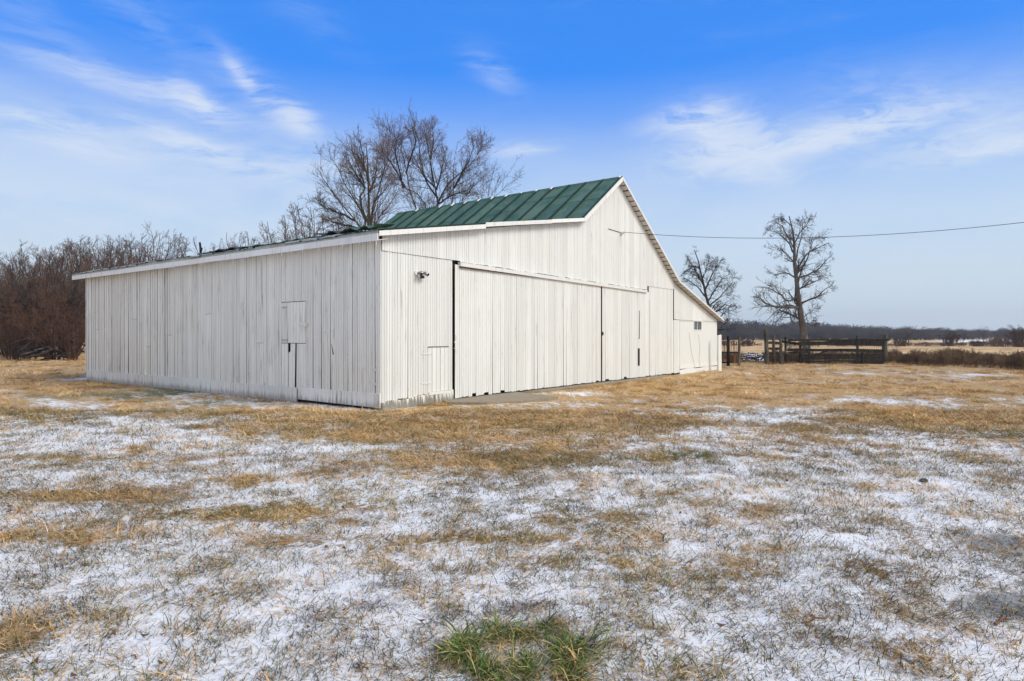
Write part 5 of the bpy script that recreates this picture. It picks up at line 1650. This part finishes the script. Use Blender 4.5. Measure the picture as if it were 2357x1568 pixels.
# far wood on the horizon
lvF = [dict(m=5, ratio=.5, ang=(20, 55), n=4, up=.14, curl=.2, tmin=.2, rmin=.05, Lmax=5),
       dict(m=5, ratio=.6, ang=(20, 55), n=3, up=.10, curl=.2, tmin=.15, rmin=.045),
       dict(m=2, ratio=.6, ang=(20, 55), n=2, up=.10, curl=.2, tmin=.15, rmin=.04)]
def far_proto(seed):
    mt = M['twig_far'] if seed % 2 else M['twig_far_warm']
    a, b_ = proto_tree(seed, 10, 4.5, 9, mt, mt, r0=.2, lv=lvF)
    return a, b_
far_meshes = []
for i in range(5):
    a, b_ = far_proto(400 + i)
    far_meshes += [a, b_]
HF = [top_of((None, far_meshes[2 * i + 1])) for i in range(5)]
def far_wood():
    g = np.random.default_rng(12)
    P = []; I = []; S = []
    def row(p0, p1, dep, n, h0, h1):
        for i in range(n):
            px = p0 + (p1 - p0) * (i + g.random()) / n
            d = dep * g.uniform(.94, 1.08)
            top = np.interp(px, [1500, 1640, 1700, 1760, 1850, 1940, 2050, 2130, 2250, 2357, 2700], [742, 738, 738, 745, 744, 750, 754, 755, 760, 757, 752])
            H = (EYE + d * (HY - top) / F) * g.uniform(h0, h1)
            p = at(px, 800, d); p[2] = 0
            k_ = int(g.integers(0, 5))
            for q in (0, 1):
                P.append(p); I.append(2 * k_ + q); S.append((H / HF[k_] * 1.4, H / HF[k_] * 1.4, H / HF[k_]))
    row(1450, 2800, 260, 240, .60, 1.12)
    row(1450, 2800, 290, 240, .7, 1.15)
    row(1450, 2130, 225, 130, .45, .85)
    row(1450, 2800, 330, 200, .8, 1.05)
    row(1450, 2130, 245, 110, .3, .6)
    # beyond the thicket and behind the barn
    def row2(p0, p1, dep, n, lo, hi):
        for i in range(n):
            px = p0 + (p1 - p0) * (i + g.random()) / n; d = dep * g.uniform(.9, 1.1)
            H = g.uniform(lo, hi); p = at(px, 800, d); p[2] = 0; k_ = int(g.integers(0, 5))
            for q in (0, 1):
                P.append(p); I.append(2 * k_ + q); S.append((H / HF[k_] * 1.2, H / HF[k_] * 1.2, H / HF[k_]))
    row2(-900, 900, 120, 150, 8, 12)
    # undergrowth that closes the foot of the wood
    for i in range(420):
        px = 1450 + 1350 * g.random(); d = g.uniform(212, 232) if px < 2150 else g.uniform(240, 262); p = at(px, 800, d); p[2] = -.3; k_ = int(g.integers(0, 5)); H = g.uniform(2.0, 4.0)
        for q in (0, 1):
            P.append(p); I.append(2 * k_ + q); S.append((H / HF[k_] * 2.6, H / HF[k_] * 2.6, H / HF[k_]))
    I = np.array(I); P = np.array(P); S = np.array(S); rot = np.zeros(len(P)); gg = g.uniform(0, 6.28, len(P) // 2)
    rot[0::2] = gg; rot[1::2] = gg; S[1::2] = S[0::2]
    scatter('far_wood', far_meshes, P, I, rot, np.zeros((len(P), 2)), S, g.random(len(P)))
far_wood()

# single trees and bushes standing out from the far wood
def far_thing(px, top, dep, label, mi, cat='tree', name='field_tree', wide=1.0):
    p = at(px, 800, dep); p[2] = 0
    H = EYE + dep * (HY - top) / F
    o = place_tree(name, treesA[mi], p, label, cat, None, rz=px, sc=1)
    o.scale = (H / HA[mi] * wide, H / HA[mi] * wide, H / HA[mi])
    return o
far_thing(2092, 768 - 18, 150, 'dark bare field tree, leftmost of those standing before the far wood right of the corral', 0, wide=1.3)
far_thing(2263, 752, 170, 'round bare field tree right of the pale snowy field strip', 1, wide=1.3)
far_thing(2335, 748, 150, 'large bare field tree at the far right edge', 2, wide=1.5)
far_thing(2195, 762, 140, 'low bare field tree at the start of the pale snowy strip', 2, wide=1.4)

def far_bush(px, py, dep, H, n, label, mat, wide=1.0):
    p = at(px, py, dep); p[2] = 0
    o = empty('hedge_bush', p, label, 'bush')
    g = np.random.default_rng(int(px)); limbs = []; rad = []
    for i in range(n):
        a = g.uniform(0, 6.28); q = np.array([g.normal() * wide, g.normal() * .5, 0.]); d = np.array([g.normal() * .5, g.normal() * .3, 1.]); pts = [q]
        for s in range(4):
            d = d + g.normal(size=3) * .2; d /= np.linalg.norm(d); pts.append(pts[-1] + d * H * g.uniform(.6, 1) / 4)
        limbs.append(pts); rad.append((.05, .02))
    P = np.stack([resample(l, 5) for l in limbs]); R = np.stack([np.linspace(a, b_, 5) for a, b_ in rad])
    Q1 = grow(P, R, 6, .5, (20, 70), 4, .1, .25, g, tmin=.2, rmin=.03)
    Q2 = grow(Q1[0], Q1[1], 3, .6, (20, 70), 3, .05, .3, g, tmin=.2, rmin=.025)
    link(bpy.data.objects.new('stem', tubes_mesh('stem', [(P, R, 4)], mat)), o)
    link(bpy.data.objects.new('twigs', tubes_mesh('twigs', [(Q1[0], Q1[1], 3), (Q2[0], Q2[1], 3)], mat)), o)
far_bush(2190, 795, 96, 2.4, 22, 'dark reddish bush in the hedge line left of the snowy strip', M['bark_red'], 1.0)
far_bush(2075, 795, 96, 1.3, 26, 'low dark bush in the hedge line just right of the corral', M['bark_red'], 2.2)
far_bush(2300, 795, 92, 1.9, 22, 'grey brown bush in front of the snowy strip', M['twig_brown'], 1.4)
far_bush(2345, 795, 90, 2.8, 30, 'brown bush at the right edge of the far field', M['bark_red'], 1.4)
far_bush(2245, 798, 98, 1.0, 30, 'low straggling bush under the snowy strip', M['bark_red'], 2.6)
far_bush(1725, 795, 96, 1.2, 24, 'low brown bush seen through the gap left of the thick corral post', M['bark_red'], 1.6)

# ------------------------------------------------------------------ corral fence
def gp(px, py, dep):
    return at(px, py, dep)
fence = empty('corral_fence', at(1930, 800, 36.8) * [1, 1, 0], 'dark old plank corral fence with a thick post at its right end', 'fence')
fo = np.array(fence.location)
def post(parent, px, top, wpx, dep, name='post', mat='post', lean=0, kk=9, origin=fo):
    r = wpx / F * dep / 2
    a = at(px + lean, HY, dep) - origin; a[2] = -.1; c = at(px, top, dep) - origin
    b = MB(); mid_ = (a + c) / 2 + np.array([rs.uniform(-.02, .02), rs.uniform(-.02, .02), 0])
    b.tube([a, mid_, c], [r * 1.08, r, r * .92], kk)
    return b.build(name, M[mat], parent)
def rail(parent, p0, p1, d0, d1, h0, h1, th=.045, name='rail', mat='fence_dark', origin=fo):
    """plank between photo points (centre line); h0,h1 its heights in photo px at both ends"""
    a = at(p0[0], p0[1], d0) - origin; c = at(p1[0], p1[1], d1) - origin
    ha = h0 / F * d0 / 2; hc = h1 / F * d1 / 2; u = UP; f = FWD * th / 2
    b = MB(); n_ = 7; V = []
    for i in range(n_ + 1):
        t = i / n_; p = a * (1 - t) + c * t; h_ = ha * (1 - t) + hc * t
        w1 = rs.uniform(-.012, .012); w2 = rs.uniform(-.02, .02)
        V += [p - f - u * (h_ + w1), p + f - u * (h_ + w1), p + f + u * (h_ + w2), p - f + u * (h_ + w2)]
    Fc = []
    for i in range(n_):
        q = i * 4
        for j in range(4): Fc.append((q + j, q + (j + 1) % 4, q + 4 + (j + 1) % 4, q + 4 + j))
    Fc += [(3, 2, 1, 0), (n_ * 4, n_ * 4 + 1, n_ * 4 + 2, n_ * 4 + 3)]
    b.v = [tuple(v) for v in V]; b.f = Fc; b.mi = [0] * len(Fc)
    return b.build(name, M[mat], parent)
post(fence, 2037, 770, 12, 37.0, mat='post')
post(fence, 1973, 773, 6, 37.4)
post(fence, 1986, 812, 7, 36.4, mat='fence_dark')
post(fence, 1862, 780, 6, 37.5)
post(fence, 1842, 790, 6, 37.2, mat='fence_dark')
rail(fence, (1814, 783), (2046, 783), 36.9, 36.7, 4.5, 5)
rail(fence, (1838, 790), (2034, 790), 36.85, 36.72, 9, 13)
rail(fence, (1800, 786), (1840, 792), 37.0, 37.0, 6, 6)
rail(fence, (1806, 805), (2034, 808), 36.95, 36.8, 6, 7)
rail(fence, (1815, 812), (1860, 811), 36.9, 36.9, 4, 4)
rail(fence, (1842, 818), (2034, 818), 36.95, 36.8, 5, 5)
rail(fence, (1865, 820), (1912, 806), 36.8, 36.8, 4, 4)
rail(fence, (1840, 826), (2034, 823), 36.95, 36.8, 6, 7)
rail(fence, (1836, 832), (2034, 832), 36.95, 36.8, 5, 6)
rail(fence, (1870, 837), (2034, 836), 36.9, 36.8, 4, 5)
rail(fence, (1980, 812), (2034, 811), 36.7, 36.8, 2.5, 2.5)
# wire mesh behind the rails
b = MB()
for i in range(44):
    px = 1817 + i * 5.0
    a = at(px, 800, 37.2) - fo; a[2] = 0; c = at(px, 789, 37.2) - fo; b.tube([a, c], .007, 3, False)
for j in range(7):
    b.tube([at(1815, 792 + j * 7, 37.2) - fo, at(2034, 792 + j * 7, 37.2) - fo], .007, 3, False)
o = b.build('wire_mesh', M['wire'], fence); o['kind'] = 'stuff'

f2o = at(1785, 800, 36.2) * [1, 1, 0]
fence2 = empty('short_fence', f2o, 'short brown plank fence between the thick tilted post and two grey posts', 'fence')
post(fence2, 1762, 758, 9.5, 36.4, lean=4, mat='post', origin=f2o)
post(fence2, 1780, 772, 6.5, 36.6, lean=1, origin=f2o)
post(fence2, 1796, 772, 6.5, 36.5, lean=2, origin=f2o)
post(fence2, 1808, 776, 4.5, 37.5, mat='fence_dark', origin=f2o)
for yy in (789, 802.5, 814):
    rail(fence2, (1764, yy), (1796, yy + .5), 36.6, 36.6, 6, 6, mat='brown_plank' if False else 'fence_brown' if 'fence_brown' in M else 'fence_dark', origin=f2o)
# grey sapling in front of it
def sapling():
    p = at(1803, 835, 36.0) * [1, 1, 0]
    o = empty('sapling', p, 'small forked grey sapling against the left end of the dark corral', 'sapling')
    l = [[(1803, 838), (1803, 820), (1808, 805), (1814, 790), (1815, 780)], [(1803, 822), (1800, 808), (1799, 795)], [(1805, 812), (1812, 806), (1822, 796)], [(1803, 828), (1797, 818), (1794, 806)]]
    lv_ = [dict(m=5, ratio=.5, ang=(20, 60), n=4, up=.1, curl=.25, tmin=.2, rmin=.007), dict(m=3, ratio=.6, ang=(20, 60), n=3, up=.1, curl=.3, tmin=.2, rmin=.006)]
    g = np.random.default_rng(8)
    ms_ = make_tree_meshes(sketched(l, 36.0, None, .2, g), [(.03, .012)] * 4, p, lv_, g, M['post'], M['post'], 'x')
    for nm, me in zip(('stem', 'twigs'), ms_): link(bpy.data.objects.new(nm, me), o)
sapling()
f3o = at(1686, 800, 34.5) * [1, 1, 0]
gate = empty('wire_fence', f3o, 'two old posts with rusty wire panel and hooks right of the white post', 'fence')
post(gate, 1676, 774, 7, 34.6, mat='fence_dark', origin=f3o)
post(gate, 1702, 773, 6, 34.4, lean=-1, mat='post', origin=f3o)
b = MB()
for j in range(6):
    b.tube([at(1658, 786 + j * 8, 34.8) - f3o, at(1702, 786 + j * 8, 34.6) - f3o], .008, 3, False)
for i in range(8):
    b.tube([at(1659 + i * 6, 780, 34.8) - f3o, at(1659 + i * 6, 832, 34.8) - f3o], .008, 3, False)
o = b.build('wire_panel', M['wire'], gate); o['kind'] = 'stuff'
rail(gate, (1660, 812), (1702, 812), 34.75, 34.6, 3, 3, origin=f3o)
rail(gate, (1660, 835), (1702, 833), 34.75, 34.6, 4, 4, origin=f3o)
def ring(cx_, cy_, r, dep, parent, o0):
    b = MB(); pts_ = [at(cx_ + r * math.cos(a), cy_ + r * math.sin(a) * .9, dep) - o0 for a in np.linspace(-.2, 3.6, 12)]
    b.tube(pts_, .016, 5); b.tube([at(cx_, cy_ - r, dep) - o0, at(cx_ - 1, cy_ + 40, dep) - o0], .016, 5)
    b.build('rusty_hook', M['rust'], parent)
ring(1690, 789, 6, 34.3, gate, f3o)
ring(1668, 790, 5, 34.5, gate, f3o)
b = MB(); c = at(1690, 828, 34.5) - f3o; b.box((c[0] - .35, c[1] - .1, .15), (c[0] + .35, c[1] + .1, .55)); b.build('rusty_panel', M['rust'], gate)

# snowy brush heap
def brush():
    p = at(1735, 826, 40.0) * [1, 1, 0]
    o = empty('brush_heap', p, 'low heap of dark branches dusted with snow between the gate posts', 'brush pile')
    for nm, mt, zo, n_ in (('branch', M['bark_dark'], 0, 90), ('snow_crust', M['snow'], .03, 60)):
        r2 = random.Random(4); b = MB()
        for i in range(n_):
            a = r2.uniform(-.6, .6) + .6; L_ = r2.uniform(.3, 1.0); x_ = r2.uniform(-1.2, 1.2)
            c = Vector((x_, r2.gauss(0, .5), r2.uniform(.05, .25 + .28 * math.exp(-x_ * x_))))
            d = Vector((math.cos(a), math.sin(a), r2.uniform(-.3, .2))) * L_ / 2
            b.tube([c - d + Vector((0, 0, zo)), c + d + Vector((0, 0, zo))], [.035, .015], 5)
        b.build(nm, mt, o)
brush()

# fallen leaves, twigs and clods
def litter():
    g = np.random.default_rng(44)
    V = []; Q = []
    n = 700
    d = np.sqrt(g.uniform(2.2 ** 2, 13 ** 2, n)); l = g.uniform(-.95, .95, n) * d
    X = CAM[0] + FWD[0] * d + RGT[0] * l; Y = CAM[1] + FWD[1] * d + RGT[1] * l
    # drift along the side wall
    m = 420
    X2 = -.12 - np.abs(g.normal(size=m)) * .22; Y2 = g.uniform(0, L_SIDE, m)
    X3 = g.uniform(4.5, 9.5, 120); Y3 = -np.abs(g.normal(size=120)) * .3 - .1
    X = np.r_[X, X2, X3]; Y = np.r_[Y, Y2, Y3]
    ok = ~((X > 0) & (Y > 0)); X = X[ok]; Y = Y[ok]
    Z = gheight(X, Y) + .02
    for x, y_, z in zip(X, Y, Z):
        s = g.uniform(.012, .032); a = g.uniform(0, 6.28); ca, sa = math.cos(a), math.sin(a); b0 = len(V)
        cup = g.uniform(.2, .9) * s
        for (u_, v_, w_) in ((-1, 0, cup), (0, -.55, 0), (1, 0, cup), (0, .55, cup * .3)):
            V.append((x + (u_ * ca - v_ * sa) * s, y_ + (u_ * sa + v_ * ca) * s, z + w_))
        Q.append((b0, b0 + 1, b0 + 2, b0 + 3))
    me = np_mesh('leaf_litter', np.array(V), np.array(Q), M['leaf'])
    tag(link(bpy.data.objects.new('leaf_litter', me)), kind='stuff')
litter()
def twig_on_ground(px, py, L_, a, label, mat='bark_dark', r=.008):
    p = on_ground(px, py); z = float(gheight(np.array([p[0]]), np.array([p[1]]))[0])
    b = MB(); c, s_ = math.cos(a), math.sin(a)
    b.tube([(-L_ / 2 * c, -L_ / 2 * s_, r), (0, .01, r + .012), (L_ / 2 * c, L_ / 2 * s_, r)], [r, r * .9, r * .4], 6)
    b.tube([(0, .01, r + .01), (L_ * .25 * c - .04, L_ * .25 * s_ + .05, r + .03)], [r * .6, r * .2], 5)
    o = b.build('fallen_twig', M[mat]); o.location = (p[0], p[1], z)
    tag(o, label, 'twig')
twig_on_ground(1530, 1233, .22, .3, 'dark fallen twig in the snow right of the straw patch')
twig_on_ground(2310, 1752 * .8184, .16, -.5, 'short brown twig lying on the snow at the lower right', 'leaf', .009)
twig_on_ground(1880, 1750 * .8184, .14, -.6, 'curled brown stalk on the snow low in the right half', 'leaf', .008)
twig_on_ground(192, 945, .25, .5, 'brown twig on the grass left of the barn')
def clod(px, py, s, label):
    p = on_ground(px, py); z = float(gheight(np.array([p[0]]), np.array([p[1]]))[0])
    r2 = random.Random(int(px)); import bmesh
    bm = bmesh.new(); bmesh.ops.create_icosphere(bm, subdivisions=2, radius=s)
    for v in bm.verts: v.co *= r2.uniform(.75, 1.15); v.co.z *= .6
    me = bpy.data.meshes.new('clod'); bm.to_mesh(me); bm.free(); me.materials.append(M['sheet_rust'])
    o = link(bpy.data.objects.new('clod', me)); o.location = (p[0], p[1], z + s * .3)
    tag(o, label, 'clod')
clod(2127, 1352 * .8184, .045, 'dark clod of earth on the snow at the right')

# ------------------------------------------------------------------ haze
def haze():
    b = MB(); b.box((-1700, -1700, -1.2), (1700, 1700, 40))
    m = bpy.data.materials.new('haze_air'); m.use_nodes = True
    nt = m.node_tree; nt.nodes.clear()
    out = nt.nodes.new('ShaderNodeOutputMaterial'); v = nt.nodes.new('ShaderNodeVolumePrincipled')
    v.inputs['Color'].default_value = (.90, .94, 1.0, 1); v.inputs['Density'].default_value = .0005
    v.inputs['Anisotropy'].default_value = .2
    nt.links.new(v.outputs[0], out.inputs['Volume'])
    o = b.build('haze', m); tag(o, kind='stuff')
haze()
